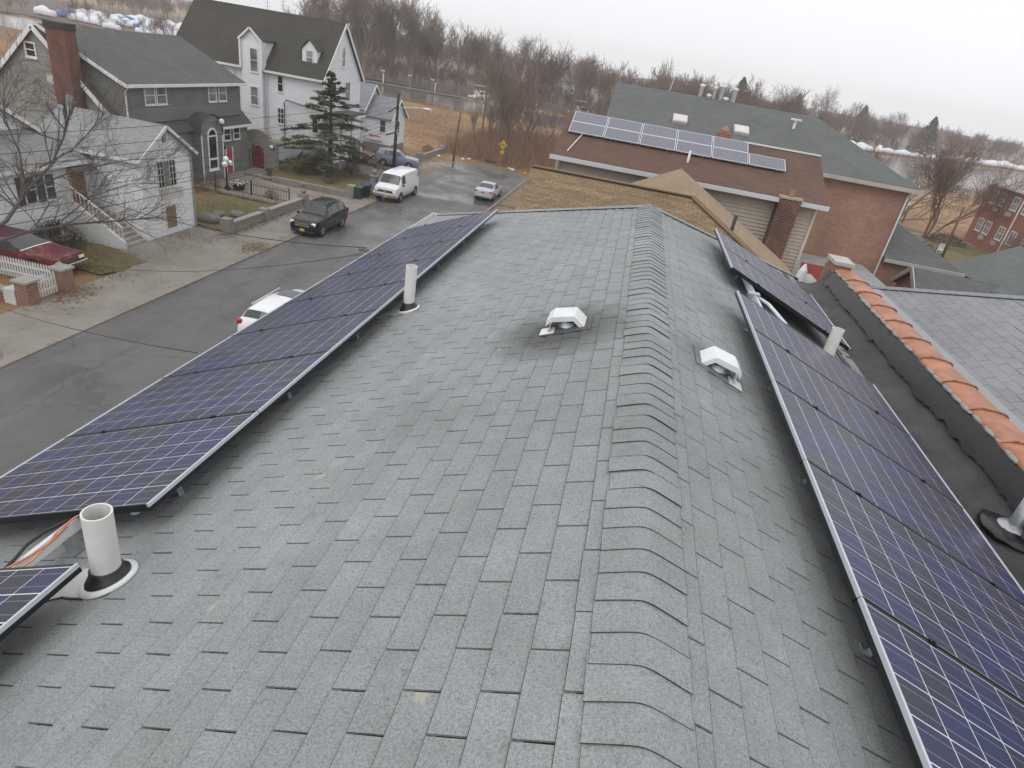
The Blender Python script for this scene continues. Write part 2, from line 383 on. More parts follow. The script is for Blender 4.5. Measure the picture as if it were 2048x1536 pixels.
# ------------------------------------------------------------------ solar panels on our roof
PW, PH = .99, 1.65
def cellmat():
    t = NT('solar_cell'); oc = t.n('ShaderNodeTexCoord').outputs['Object']; p = t.pos()
    oi = t.n('ShaderNodeObjectInfo').outputs['Random']
    vo = t.n('ShaderNodeTexVoronoi'); vo.inputs['Scale'].default_value = 70; t.l(p, vo.inputs['Vector'])
    sp_ = t.n('ShaderNodeSeparateXYZ'); t.l(oc, sp_.inputs[0])
    k = t.math('ADD', t.math('MULTIPLY', oi, .7), t.math('MULTIPLY', vo.outputs['Color'], .3))
    cc = t.ramp(k, (.1, (.016, .018, .036)), (.5, (.010, .016, .058)), (.9, (.009, .018, .095)))
    x = t.math('ABSOLUTE', sp_.outputs[0]); ln = t.math('LESS_THAN', t.math('ABSOLUTE', t.math('SUBTRACT', x, .038)), .0012)
    cc = t.mix(t.math('MULTIPLY', ln, .45), cc, (.5, .5, .53))
    n = t.noise(p, 3, 5, .7)
    cc = t.mix(t.ramp(n, (.5, 0), (.8, .05)), cc, (.3, .28, .26))
    t.set(Base_Color=cc, Roughness=t.math('ADD', t.math('MULTIPLY', n, .25), .12)); t.b.inputs['Specular IOR Level'].default_value = .32
    return t.m
M_CELL = cellmat()
M_BACK = mat('white_backsheet', (.72, .73, .77), .25, .04)
M_FRB = mat('black_anodised_frame', (.014, .015, .018), .4, .2, metal=.3)
M_ALU = mat('aluminium_and_rim_sheen', (.66, .69, .74), .32, .08, metal=.55)
def ring(z0, z1, w_, W=PW, H=PH):
    b = MB()
    b.box((0,0,z0), (W,w_,z1)); b.box((0,H-w_,z0), (W,H,z1)); b.box((0,w_,z0), (w_,H-w_,z1)); b.box((W-w_,w_,z0), (W,H-w_,z1)); return b
PM = {'frame': ring(-.042, -.001, .0125).box((.0125,0,-.042),(.013,.001,-.04)).mesh('frame', None, (M_FRB,)),
      'frame_rim': MB().box((-.0005,-.0008,-.018), (PW+.0005,.013,.001)).mesh('frame_rim', None, (M_ALU,)),  # pale strip paints in the sky reflection along the black frame's edge
      'backsheet': MB().box((.012,.012,-.012), (PW-.012,PH-.012,-.004)).mesh('backsheet', None, (M_BACK,)),
      'solar_cell': MB().add([(-.0758,-.0768,0),(.0758,-.0768,0),(.0758,.0768,0),(-.0758,.0768,0),(-.0758,-.0768,-.002),(.0758,-.0768,-.002),(.0758,.0768,-.002),(-.0758,.0768,-.002)],
                             [(0,1,2,3),(0,4,5,1),(1,5,6,2),(2,6,7,3),(3,7,4,0)]).mesh('solar_cell', None, (M_CELL,)),
      'clamp': MB().box((-.010,-.018,-.01), (.010,.018,.004)).box((-.005,-.005,.004), (.005,.005,.010)).mesh('clamp', None, (M_FRB,))}
def panel(F, x0, u0, label, off=.20, clamps=True):
    o = thing('solar_panel', label, 'solar panel', group='solar panels on the grey roof')
    o.matrix_world = F @ Matrix.Translation((x0, u0, off)); I = Matrix.Identity(4)
    for n_ in ('frame', 'frame_rim', 'backsheet'): sobj(n_, PM[n_], o, I)
    sobj('frame_rim', PM['frame_rim'], o, Matrix.Translation((0, PH-.0122, 0)))
    px, py = (PW-.033)/6, (PH-.035)/10
    for i in range(6):
        for j in range(10):
            sobj('solar_cell', PM['solar_cell'], o, Matrix.Translation((.0165+px*(i+.5), .0175+py*(j+.5), -.0025)))
    if clamps:
        for yy in (.36, 1.29): sobj('clamp', PM['clamp'], o, Matrix.Translation((PW+.005, yy, .002)))
    return o
ORD = ['nearest', 'second', 'third', 'fourth', 'fifth', 'sixth', 'seventh', 'farthest']
UL, UR = 2.4345, .872
for k in range(8):
    panel(FL, 2.123+k, UL, ('nearest solar panel of the long left-hand row' if k == 0 else 'farthest solar panel of the long left-hand row' if k == 7 else ORD[k]+' solar panel from the near end of the long left-hand row'))
panel(FL, .70, UL, 'solar panel cut off at the left picture edge, below the nearest white vent pipe', clamps=False)
for k in range(6):
    panel(FR, -6.05+k, UR, ('farthest solar panel of the long right-hand row' if k == 0 else ['', 'second', 'third', 'fourth', 'fifth', 'sixth'][k]+' solar panel from the far end of the right-hand row'))
panel(FR, -9.07, .95, 'farther solar panel of the separate pair near the brown-roofed house'); panel(FR, -8.07, .95, 'nearer solar panel of the separate pair beyond the right-hand row')
# rails, feet and wiring
def rails(F, xa, xb, u, label, name='mounting_rail', m_=None):
    o = thing(name, label, 'rail', group='rails under the solar panels'); o.matrix_world = F
    I = Matrix.Identity(4)
    ob = sobj('rail', MB().box((xa,u-.02,.095), (xb,u+.02,.152)).mesh('rail', None, (m_ or M_ALU,)), o, I)
    x = xa+.3
    while x < xb:
        sobj('bracket', MB().box((x-.03,u-.055,.006), (x+.03,u+.05,.014)).box((x-.02,u-.02,.014), (x+.02,u-.01,.10)).mesh('bracket', None, (M_GALV,)), o, I); x += 1.22
    return o
rails(FL, 2.2, 10.1, UL+.22, 'aluminium rail peeking out along the upper edge of the left panel row')
rails(FL, .5, 10.2, UL+.52, 'white rail with wires bridging the gap between the left panels', m_=M_WHITE)
rails(FR, -6.0, 0, UR+.24, 'aluminium rail under the upper edge of the right panel row')
rails(FR, -9.2, -6.1, 1.25, 'silver rail across the gap between the right panel rows')
for j, (du, c, r_) in enumerate(((-.035, (.55, .22, .10), .006), (-.052, (.62, .28, .16), .005), (.03, (.02, .02, .02), .009))):
    pts = [FL @ Vector((1.5+.1*i, UL+.52+du+.03*math.sin(i*1.3+j), .16+.012*math.sin(i*.9+j*2))) for i in range(9)]
    tag(MB().tube(pts, r_, 6).build('cable', mat('cable_sheath_%d' % j, c, .5), None, True), ['orange copper cable tied along the white rail by the near vent pipe', 'thinner pale orange cable beside the copper one on the white rail', 'black cable along the lower side of the white rail'][j], 'cable')
jb = thing('junction_box', 'grey junction box with conduit in the gap between the right panel rows', 'junction box', FR @ Vector((-6.72, 1.25, .1)))
b = MB(); c0 = Vector(jb.location); b.cbox(c0+Vector((0,0,.03)), (.12,.09,.07)); b.build('box', M_GALV, jb)
b = MB().tube([c0+Vector((.05,-.02,.03)), c0+Vector((.14,-.16,.02)), c0+Vector((.26,-.55,-.03))], .018, 8); b.build('conduit', M_WHITE, jb, True)
MB().tube([c0+Vector((-.1,-.05,0)), c0+Vector((-.03,.02,.05)), c0+Vector((.08,.06,.0)), c0+Vector((.02,-.09,-.02))], .008, 6).build('wire', M_RUB, jb, True)

# ------------------------------------------------------------------ vent pipes and hood vents
def vent_pipe(side, X, Y, r_, h, label, boot=True, patch=0, lean=(0, 0)):
    z0 = RZ-S*abs(X); o = thing('vent_pipe', label, 'vent pipe', (X, Y, z0), 'white vent pipes'); n = 28
    b = MB(); ax = Vector((lean[0], lean[1], 1))
    def circ(r, z): return [(X+ax.x*z+r*math.cos(2*math.pi*i/n), Y+ax.y*z+r*math.sin(2*math.pi*i/n), z0+z) for i in range(n)]
    rings = [circ(r_, -.1), circ(r_, h), circ(r_*.88, h), circ(r_*.88, h-.35)]
    for q in rings: b.v += q
    for k in range(3):
        for i in range(n): b.f.append((k*n+i, k*n+(i+1) % n, (k+1)*n+(i+1) % n, (k+1)*n+i))
    b.f.append(tuple(3*n+i for i in range(n)))
    b.build('pipe', M_PVC, o, True).modifiers.new('e', 'EDGE_SPLIT').split_angle = R(50)
    def fl(rings_, m_, nm, smooth=True):
        bb = MB()
        for (r, dz, ec) in rings_:
            for i in range(n):
                a = 2*math.pi*i/n; dx = r*math.cos(a)*ec; dy = r*math.sin(a)
                bb.v.append((X+dx, Y+dy, z0+dz+(S*dx if X < 0 else -S*dx)*(1 if dz < .06 else .35)))
        for k in range(len(rings_)-1):
            for i in range(n): bb.f.append((k*n+i, k*n+(i+1) % n, (k+1)*n+(i+1) % n, (k+1)*n+i))
        return bb.build(nm, m_, o, smooth)
    if boot:
        fl([(r_*1.62, .018, 1), (r_*1.55, .045, 1), (r_*1.2, .062, 1), (r_*1.16, .09, 1), (r_*1.0, .095, 1)], M_RUB, 'rubber_boot')
        fl([(r_*2.05, .012, 1.0), (r_*2.0, .026, 1.0), (r_*1.5, .03, 1), (r_*1.0, .03, 1)], M_WHITE, 'flange')
    if patch:
        sg = -1 if X < 0 else 1; bb = MB(); rg = random.Random(int(X*100)); pts = []
        for i in range(22):
            a = 2*math.pi*i/22; rr = 1+rg.uniform(-.16, .16); dx = sg*(.14+.17*math.cos(a)*rr); dy = -.02+.10*math.sin(a)*rr-.05*(math.cos(a) > .6)
            pts.append((X+dx, Y+dy, RZ-S*abs(X+dx)+.017))
        if sg < 0: pts = pts[::-1]
        bb.slab(pts if True else pts, .004); bb.build('sealant_patch', mat('grey_sealant', (.50, .51, .50), .6, .15, 6), o)
    return o
vent_pipe(-1, -2.30, 1.80, .062, .42, 'nearest white vent pipe with black rubber boot, at lower left', patch=1, lean=(.02, 0))
vent_pipe(-1, -2.21, 5.62, .055, .47, 'farther left white vent pipe, standing against the long left panel row', patch=1)
vent_pipe(1, 2.15, 6.75, .062, .37, 'white vent pipe on the right, rising behind the right panel row', boot=False)
def hood_vent(sg, X, Y, label):
    z0 = RZ-S*abs(X); o = thing('roof_vent', label, 'roof vent', (X, Y, z0), 'white hood vents by the ridge')
    prof = [(-.155, .045), (-.118, .085), (.04, .128), (.145, .052)]           # up-slope to the right on the left side
    prof = [(sg*-x if sg > 0 else x, z) for x, z in prof] if sg > 0 else prof
    b = MB(); L_ = .105; th = .045; P = []
    top = [(X+x, z0+z) for x, z in prof]; bot = [(x, z-th) for x, z in top]
    k = len(top)
    for yy in (Y-L_, Y+L_):
        b.v += [(x, yy, z) for x, z in top]+[(x, yy, z) for x, z in bot]
    for i in range(k-1):
        b.f += [(i, i+1, 2*k+i+1, 2*k+i), (k+i+1, k+i, 3*k+i, 3*k+i+1), (k+i, k+i+1, i+1, i), (2*k+i, 2*k+i+1, 3*k+i+1, 3*k+i)]
    b.f += [(0, 2*k, 3*k, k), (k-1, 2*k-1, 4*k-1, 3*k-1)]
    b.build('hood', M_WHITE, o, bevel=.004)
    MB().lathe((X, Y, z0-.06), [(.082, 0), (.082, .06), (.088, .065), (.088, .075), (.082, .08), (.082, .12)], 24).build('collar', M_GALV, o, True)
    fx = X+sg*.135; b = MB(); zz = z0-S*.135*1
    b.slab([(fx-.05,Y-.15,z0-S*(abs(fx-.05)-abs(X))+.018), (fx+.05,Y-.15,z0-S*(abs(fx+.05)-abs(X))+.018), (fx+.05,Y-.02,z0-S*(abs(fx+.05)-abs(X))+.018), (fx-.05,Y-.02,z0-S*(abs(fx-.05)-abs(X))+.018)], .003)
    b.bar((fx, Y-.10, zz+.0), (fx-sg*.02, Y-.10, z0+.05), .045, .004); b.bar((fx, Y-.02, zz), (fx-sg*.02, Y-.02, z0+.05), .06, .004)
    b.build('bracket', M_WHITE, o)
    b = MB(); b.slab([(X+dx, Y+dy, z0-S*(abs(X+dx)-abs(X))+.0135) for dx, dy in ((-.17,-.17), (.17,-.17), (.17,.17), (-.17,.17))], .002); b.build('flashing', M_SH, o)
    return o
hood_vent(-1, -.56, 4.40, 'white metal hood vent left of the ridge'); hood_vent(1, .53, 4.18, 'white metal hood vent right of the ridge')

# ------------------------------------------------------------------ parapet with terracotta coping, valley membrane, neighbour's roof
M_TERRA = mat('terracotta', (.30, .105, .050), .5, .25, 4.3, c2=(.53, .225, .115), fine=16)
pw = thing('parapet_wall', 'black tarred parapet wall topped with terracotta tiles on the right', 'wall', (3.45, 4, 0))
prof = [(2.50, 9.475), (2.72, 9.37), (2.90, 9.315), (3.08, 9.335), (3.15, 9.39), (3.20, 9.44), (3.262, 9.60), (3.30, 9.672)]
ys = [-3+.12*i for i in range(119)]; b = MB(); rg = random.Random(4)
for yv in ys:
    for i, (x, z) in enumerate(prof): b.v.append((x+rg.uniform(-.010, .010)*(i > 0)-(.02*rg.random()**3 if i > 5 else 0), yv, z+rg.uniform(-.006, .007)*(0 < i < 6)))
k = len(prof)
for i in range(len(ys)-1):
    for j in range(k-1): b.f.append((i*k+j, (i)*k+j+1, (i+1)*k+j+1, (i+1)*k+j))
me_ = b.build('membrane', M_TAR, pw, True)
rg = random.Random(16); b = MB(); tb = [(-3+.05*i) for i in range(279)]; hh_ = 0
for i, yv in enumerate(tb):
    hh_ = .6*hh_+.4*rg.uniform(-.045, .05); b.v += [(3.292, yv, 9.668), (3.228, yv, 9.575), (3.165+hh_*.4, yv, 9.455+hh_)]
for i in range(len(tb)-1):
    for j in range(2): b.f.append((i*3+j, i*3+j+1, i*3+j+4, i*3+j+3))
b.build('tar_band', mat('black_tar', (.007,.007,.008), .4, .3, 5, bump=.005, bs=12), pw, True)
MB().box((3.30,-3,0), (3.60,11.6,9.66)).build('wall_core', mat('parapet_render', (.16,.16,.155), .8, .3), pw)
MB().box((3.03, 10.2, 9.20), (3.298, 12.1, 9.28)).build('ledge', mat('grey_membrane', (.30,.31,.315), .7, .15), pw)
TL_ = .617; n = 12; b = MB(); rings = []
for yv, sc_, dz in ((0, 1.0, 0), (.012, 1.03, .004), (.04, .93, -.008), (TL_*.55, .93, -.008), (TL_*1.06, .93, -.010)):
    for i in range(n+1):
        a = math.pi*i/n; x = .185*sc_*math.cos(a); z = .066*sc_*math.sin(a)**.75 if 0 < i < n else 0
        b.v.append((x, yv, z+dz))
for q in range(4):
    for i in range(n): b.f.append((q*(n+1)+i, q*(n+1)+i+1, (q+1)*(n+1)+i+1, (q+1)*(n+1)+i))
b.f.append(tuple(range(n, -1, -1)))
CT = b.mesh('coping_tile', None, (M_TERRA, mat('joint_mortar', (.15,.08,.055), .9, .3, 8)), True); CT.polygons[len(b.f)-1].material_index = 1
for i in range(n): CT.polygons[i].material_index = 1 if i % 5 == 2 else 0
y = 10.31+TL_*.0-TL_*20
for i in range(21):
    sobj('coping_tile', CT, pw, Matrix.Translation((3.46+rnd.uniform(-.006, .006)-3.45, y+i*TL_-4, 9.67)) @ Matrix.Rotation(rnd.uniform(-.015, .015), 4, 'Z'))
rg = random.Random(6); bb_ = MB()
for i in range(60): bb_.rock((3.30+rg.uniform(-.02,.015), 10.9-.22*i, 9.672), (.035,.13,.022), rg, 6, 4)
bb_.build('mortar_bed', mat('pale_mortar', (.30,.29,.27), .9, .3, 6), pw, True)
b = MB().box((3.27,10.98,9.2), (3.53,11.42,9.76)); b.build('pier', brick('red_pier_brick', (.33,.12,.08), (.40,.16,.10), (.2,.17,.15)), pw)
MB().box((3.24,10.95,9.76), (3.56,11.45,9.83)).build('pier_cap', mat('pale_cap_stone', (.42,.42,.38), .8, .2, 5), pw, bevel=.008)
tag(MB().lathe((2.98, 11.55, 9.26), [(.001, 0), (.10, .0), (.07, .18), (.015, .30), (.001, .3)], 12).build('rain_cone', M_WHITE), 'small white cone standing in the valley beside the parapet pier', 'drain cone')
st = thing('stub_pipe', 'galvanised stub pipe in black tar at the right picture edge', 'pipe', (3.14, 4.55, 9.36))
MB().lathe((3.14, 4.55, 9.36), [(.05, 0), (.05, .34), (.044, .34), (.044, .2)], 18).build('pipe', M_GALV, st, True)
MB().lathe((3.14, 4.55, 9.355), [(.14, 0), (.12, .02), (.06, .05), (.05, .05)], 18).build('flange', M_GALV, st, True)
MB().rock((3.12, 4.5, 9.36), (.22, .26, .02), random.Random(3), 12, 5).build('tar_patch', mat('wet_tar', (.008,.008,.009), .3), st, True)
# neighbour roof rising beyond the parapet
nb = thing('neighbour_house', 'house with pale grey shingle hip roof beyond the terracotta coping', 'house', (7.6, 4, 0))
NZ, NXE, NXR = 9.35, 3.64, 7.7
FN = Matrix(((0, -CS, -SN, NXR), (1, 0, 0, 0), (0, -SN, CS, NZ+S*(NXR-3.7)), (0, 0, 0, 1)))
NHY = 15.22-NXR; zr = NZ+S*(NXR-3.7); zb = NZ+S*(NXE-3.7)
nd = MB(); nd.poly([(NXE,-4,zb-.012), (NXR,-4,zr-.012), (NXR,NHY,zr-.012), (NXE,15.22-NXE,zb-.012)])
x2 = 2*NXR-NXE; nd.poly([(NXR,-4,zr-.012), (x2,-4,zb-.012), (x2,15.22-NXE,zb-.012), (NXR,NHY,zr-.012)]); nd.poly([(NXR,NHY,zr-.012), (x2,15.22-NXE,zb-.012), (NXE,15.22-NXE,zb-.012)])
M_SH2 = shingle('pale_grey_shingle', (.255, .26, .27), .12, .2)
nroof = nd.build('roof', M_DARK, nb)
MB().box((3.66,-4,0), (11.4,11.1,zb-.02)).build('wall', brick('neighbour_brick', (.3,.14,.1), (.36,.17,.12), (.3,.28,.25)), nb)
fs = MB(); zf = lambda x: NZ+S*(x-3.7)+.016
fs.slab([(3.62,-4,zf(3.62)), (4.06,-4,zf(4.06)), (4.06,11.16,zf(4.06)), (3.62,11.6,zf(3.62))], .01); fs.build('valley_flashing', mat('pale_grey_flashing', (.30,.305,.315), .5, .1), nroof)
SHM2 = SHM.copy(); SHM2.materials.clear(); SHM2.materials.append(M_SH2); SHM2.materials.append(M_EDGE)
TLn = tabs(FN, (NXR-4.06)/CS, lambda u: (-1., NHY+u*CS), 9, .05)
cn_ = sorted((( (q[0]-CAM).length, i) for i, q in enumerate(TLn) if q[5] and inview(q[0], 1.0)))
FNl = Matrix.Translation((-7.6, -4, 0)) @ FN @ Matrix.Diagonal((1, 1, .4, 1))
lay(TLn, FNl, nroof, set(i for _, i in cn_[:290]), SHM2, M_SH2, 'shingle_field')
d = Vector((-1, 1, -S)).normalized(); yy = -d; xx = yy.cross(Vector((0,0,1))).normalized(); zz = xx.cross(yy); t_ = .05
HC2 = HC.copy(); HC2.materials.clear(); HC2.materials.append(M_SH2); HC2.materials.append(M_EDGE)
while t_*abs(d.x) < 3.95:
    mw = Matrix.Identity(4); pt = Vector((NXR, NHY, zr+.01))+d*(t_+.17)-Vector((7.6, 4, 0))
    for i in range(3): mw[i][0], mw[i][1], mw[i][2], mw[i][3] = xx[i], yy[i], zz[i], pt[i]
    ob = sobj('hip_cap', HC2, nroof, mw); ob['tint'] = rnd.random(); t_ += .13
# ================================================================== buildings
def prism(poly, ax, a, b):
    """polygon in the plane across axis ax ('x': (y,z) points, 'y': (x,z) points) extruded from a to b"""
    m_ = MB(); k = len(poly)
    f = (lambda p, t: (t, p[0], p[1])) if ax == 'x' else (lambda p, t: (p[0], t, p[1]))
    m_.v = [f(p, a) for p in poly]+[f(p, b) for p in poly]
    m_.f = [tuple(range(k)), tuple(range(2*k-1, k-1, -1))]+[(i, (i+1) % k, k+(i+1) % k, k+i) for i in range(k)]
    me = bpy.data.meshes.new('t'); return m_
def fixn(ob):
    bm = bmesh.new(); bm.from_mesh(ob.data); bmesh.ops.recalc_face_normals(bm, faces=bm.faces); bm.to_mesh(ob.data); bm.free(); return ob
def pbuild(poly, ax, a, b, name, m_, parent, **k): return fixn(prism(poly, ax, a, b).build(name, m_, parent, **k))
M_GL = glassy('window_glass'); M_GLB = glassy('window_glass_blinds', (.22, .23, .24), .12)
M_TRIM = mat('white_trim', (.70, .71, .70), .5, .1)
class Fc:
    """a wall face: facing '+x', '-y' or '-x'; maps (u, z, out) to world"""
    def __init__(s, d, pos): s.d = d; s.p = pos
    def __call__(s, u, z, o=0):
        return {'+x': (s.p+o, u, z), '-x': (s.p-o, u, z), '-y': (u, s.p-o, z)}[s.d]
    def box(s, mb, u0, u1, z0, z1, o0, o1):
        a, b = s(u0, z0, o0), s(u1, z1, o1)
        return mb.box([min(a[i], b[i]) for i in range(3)], [max(a[i], b[i]) for i in range(3)])
def window(root, F, u0, u1, z0, z1, cols=1, rows=2, fw_=.07, glass=None, trim=None, arch=False, sill=True, label=None):
    b = MB(); t = trim or M_TRIM
    F.box(b, u0-fw_, u0, z0-fw_, z1+(0 if arch else fw_), -.02, .05); F.box(b, u1, u1+fw_, z0-fw_, z1+(0 if arch else fw_), -.02, .05)
    F.box(b, u0, u1, z0-fw_, z0, -.02, .05)
    if not arch: F.box(b, u0, u1, z1, z1+fw_, -.02, .05)
    for i in range(1, cols): x = u0+(u1-u0)*i/cols; F.box(b, x-fw_*.3, x+fw_*.3, z0, z1, -.02, .04)
    for i in range(1, rows): z = z0+(z1-z0)*i/rows; F.box(b, u0, u1, z-fw_*.3, z+fw_*.3, -.02, .038)
    g = MB(); F.box(g, u0, u1, z0, z1, -.02, .012)
    if arch:
        c = (u0+u1)/2; ri = (u1-u0)/2; ro = ri+fw_; n = 10
        for i in range(n):
            a0, a1 = math.pi*i/n, math.pi*(i+1)/n
            q = [F(c+r_*math.cos(a), z1+r_*math.sin(a), o) for o in (-.02, .05) for r_, a in ((ri, a0), (ro, a0), (ro, a1), (ri, a1))]
            b.add(q, [(0,1,2,3), (7,6,5,4), (0,4,5,1), (1,5,6,2), (2,6,7,3), (3,7,4,0)])
        F.box(b, u0, u1, z1-fw_*.4, z1+fw_*.4, -.02, .042)
        g.poly([F(c+ri*math.cos(math.pi*i/n), z1+ri*math.sin(math.pi*i/n), .0125) for i in range(n+1)])
    o = fixn(b.build('window', t, root)); 
    if label: o['label'] = label
    g.build('pane', glass or M_GL, o)
    if sill:
        s_ = MB(); F.box(s_, u0-fw_*1.5, u1+fw_*1.5, z0-fw_*1.6, z0-fw_, -.02, .09); s_.build('sill', t, o)
    return o
def roofslab(name, pts, m_, root, th=.12): return fixn(MB().slab(pts, th).build(name, m_, root))

# ---- white house with stairs (left)
M_WSID = siding('white_clapboard', (.74, .75, .77), .12, .08, .02)
M_GR1 = shingle('pale_green_grey_roof', (.255, .262, .26), .05, .2, course=(0, .06))
A = thing('white_house', 'small white gabled house with grey roof and outside stairs, far left', 'house', (-27, 30, 0))
pbuild([(29.4,0),(33.4,0),(33.4,4.42),(31.4,5.74),(29.4,4.42)], 'x', -31, -25, 'wall', M_WSID, A)
roofslab('roof', [(-24.75,29.1,4.32),(-24.75,31.4,5.90),(-31.2,31.4,5.90),(-31.2,29.1,4.32)], M_GR1, A); roofslab('roof', [(-24.75,31.4,5.90),(-24.75,33.7,4.32),(-31.2,33.7,4.32),(-31.2,31.4,5.90)], M_GR1, A)
b = MB(); b.bar((-24.76,29.05,4.22), (-24.76,31.4,5.82), .05, .16); b.bar((-24.76,33.75,4.22), (-24.76,31.4,5.82), .05, .16); b.bar((-24.8,29.08,4.24), (-31.2,29.08,4.24), .06, .16); b.build('rake_trim', M_TRIM, A)
MB().box((-25.02,33.32,0), (-24.94,33.44,4.4)).build('corner_board', mat('grey_trim', (.3,.31,.33), .5), A)
fa = Fc('+x', -25)
window(A, fa, 30.62, 31.05, 2.7, 4.05, 2, 4, .05); window(A, fa, 31.12, 31.52, 2.7, 4.05, 1, 1, .05, M_GLB); window(A, fa, 31.59, 32.02, 2.7, 4.05, 2, 4, .05)
b = MB(); fa.box(b, 31.22, 31.5, 5.0, 5.45, 0, .04); b.build('attic_vent', mat('vent_grey', (.25,.26,.28), .6), A)
b = MB(); fa.box(b, 30.75, 32.5, 2.02, 2.52, 0, .05); b.build('faded_panel', mat('faded_cream', (.60,.56,.47), .7), A)
b = MB(); fa.box(b, 31.0, 31.75, .42, 1.62, -.01, .03); bw = b.build('boarded_window', mat('weathered_ply', (.40,.30,.20), .8, .3, 4), A, )
b = MB()
for i in range(6): u = 31.05+.13*i; fa.box(b, u-.015, u+.015, .42, 1.62, .03, .06)
fa.box(b, 31.0, 31.75, .98, 1.04, .03, .065); b.build('bars', mat('rusty_iron', (.30,.17,.10), .8, .3), bw)
# rear wing with lean-to
pbuild([(20.6,0),(29.4,0),(29.4,4.35),(25,7.15),(20.6,4.35)], 'x', -36, -30, 'wing_wall', M_WSID, A)
M_GR1y = shingle('pale_green_grey_roof_b', (.225, .232, .23), .05, .2, course=(1, .06))
roofslab('wing_roof', [(-29.7,25,7.3),(-29.7,29.7,4.30),(-36,29.7,4.30),(-36,25,7.3)], M_GR1, A); roofslab('wing_roof', [(-29.7,20.3,4.30),(-29.7,25,7.3),(-36,25,7.3),(-36,20.3,4.30)], M_GR1, A)
b = MB(); b.bar((-29.72,29.75,4.2), (-29.72,25,7.22), .06, .18); b.bar((-29.72,20.25,4.2), (-29.72,25,7.22), .06, .18); b.build('wing_rake', M_TRIM, A)
MB().box((-30,17,0), (-28,29.39,3.86)).build('front_wall', M_WSID, A)
roofslab('lean_to_roof', [(-27.65,16.8,3.86),(-27.65,29.42,3.86),(-30.02,29.42,5.1),(-30.02,16.8,5.1)], M_GR1y, A); MB().box((-27.72,16.8,3.70), (-27.62,29.4,3.86)).build('gutter', M_TRIM, A)
fw2 = Fc('+x', -28); window(A, fw2, 25.4, 25.95, 2.2, 3.4, 1, 2, .06); window(A, fw2, 26.55, 27.05, 2.2, 3.4, 1, 2, .06)
b = MB(); fw2.box(b, 25.0, 25.32, 2.15, 3.45, 0, .04); b.build('shutter', mat('dark_shutter', (.06,.065,.07), .6), A); b = MB(); fw2.box(b, 26.03, 26.47, 2.15, 3.45, 0, .04); b.build('shutter', MATS['dark_shutter'], A)
b = MB(); fw2.box(b, 27.95, 28.95, 1.65, 3.55, 0, .05); dr = b.build('door', mat('tan_door', (.42,.30,.22), .6), A)
b = MB(); 
for i in range(7): u = 28.1+.115*i; fw2.box(b, u-.012, u+.012, 2.2, 3.3, .05, .08)
fw2.box(b, 28.0, 28.9, 1.75, 2.2, .05, .07); b.build('grille', mat('iron_red', (.20,.10,.08), .7), dr)
b = MB().slab([(-27.3,27.8,3.5),(-27.3,29.1,3.5),(-28,29.1,3.75),(-28,27.8,3.75)], .06); fixn(b.build('awning', mat('dark_awning', (.10,.10,.11), .7), A))
b = MB(); window(A, fw2, 26.2, 26.9, .35, 1.0, 3, 1, .05)
sg = thing('outside_stairs', 'concrete stairs with white railing up to the white house door', 'stairs', (-26.5, 28.4, 0))
b = MB()
for i in range(10):
    x1 = -25.0-.29*i; b.box((x1-.29-.02*0, 27.75, 0), (x1, 29.25, .17*(i+1)))
b.build('steps', mat('worn_concrete', (.34,.31,.28), .85, .2, 2), sg)
pbuild([(-24.9,0),(-24.9,.42),(-27.9,2.15),(-28,2.15),(-28,0)], 'y', 27.55, 27.73, 'stringer', mat('white_render', (.62,.62,.61), .8, .12), sg)
b = MB()
for i in range(14):
    x = -25.0-.22*i; z = .42+(1.73/3)*(.22*i); b.bar((x,27.64,z-.05), (x,27.64,z+.75), .03, .03)
b.bar((-24.95,27.64,1.15), (-28,27.64,2.92), .06, .06); b.bar((-24.95,29.2,1.0), (-28,29.2,2.75), .05, .05)
for i in range(4): b.bar((-25-.95*i,29.2,.2+.5*i), (-25-.95*i,29.2,1.0+.56*i), .04, .04)
b.build('railing', M_TRIM, sg)

# ---- grey clapboard house with brick chimney
M_GSID = siding('grey_clapboard', (.155, .158, .15), .2, .22, .03, c2=(.115, .115, .11)); M_GSID2 = siding('weathered_grey_clapboard', (.24, .245, .225), .2, .3, .03, c2=(.19, .16, .14))
M_GR2 = shingle('charcoal_roof', (.098, .097, .094), .05, .18, course=(1, .07)); M_GR2b = mat('dark_lower_roof', (.075,.075,.075), .9, .2, 3)
G = thing('grey_house', 'grey clapboard house with full-width upper floor, arched entry window and brick chimney', 'house', (-36, 43, 0))
Y0, Y1 = 37.0, 50.3; RX, RG = -37.55, 9.1
pbuild([(-32.0,0),(-32.0,3.75),(RX,RG-.15),(-43,3.75),(-43,0)], 'y', Y0, Y1, 'wall', M_GSID2, G)
roofslab('lower_roof', [(-31.65,Y0-.2,3.62),(-31.65,Y1+.35,3.62),(RX,Y1+.35,RG),(RX,Y0-.2,RG)], M_GR2b, G); roofslab('rear_roof', [(RX,Y0-.2,RG),(RX,Y1+.35,RG),(-43.4,Y1+.35,3.62),(-43.4,Y0-.2,3.62)], M_GR2, G)
pbuild([(-32.25,4.3),(-32.25,6.72),(-36.5,8.66),(-36.6,4.3)], 'y', Y0+.55, Y1-.35, 'upper_wall', M_GSID, G)
roofslab('upper_roof', [(-31.85,Y0+.25,6.72),(-31.85,Y1-.05,6.72),(RX+.02,Y1-.05,RG+.14),(RX+.02,Y0+.25,RG+.14)], M_GR2, G)
MB().box((-32.0,Y0+.1,0), (-31.9,Y1-.1,3.7)).build('front_wall', M_GSID, G)
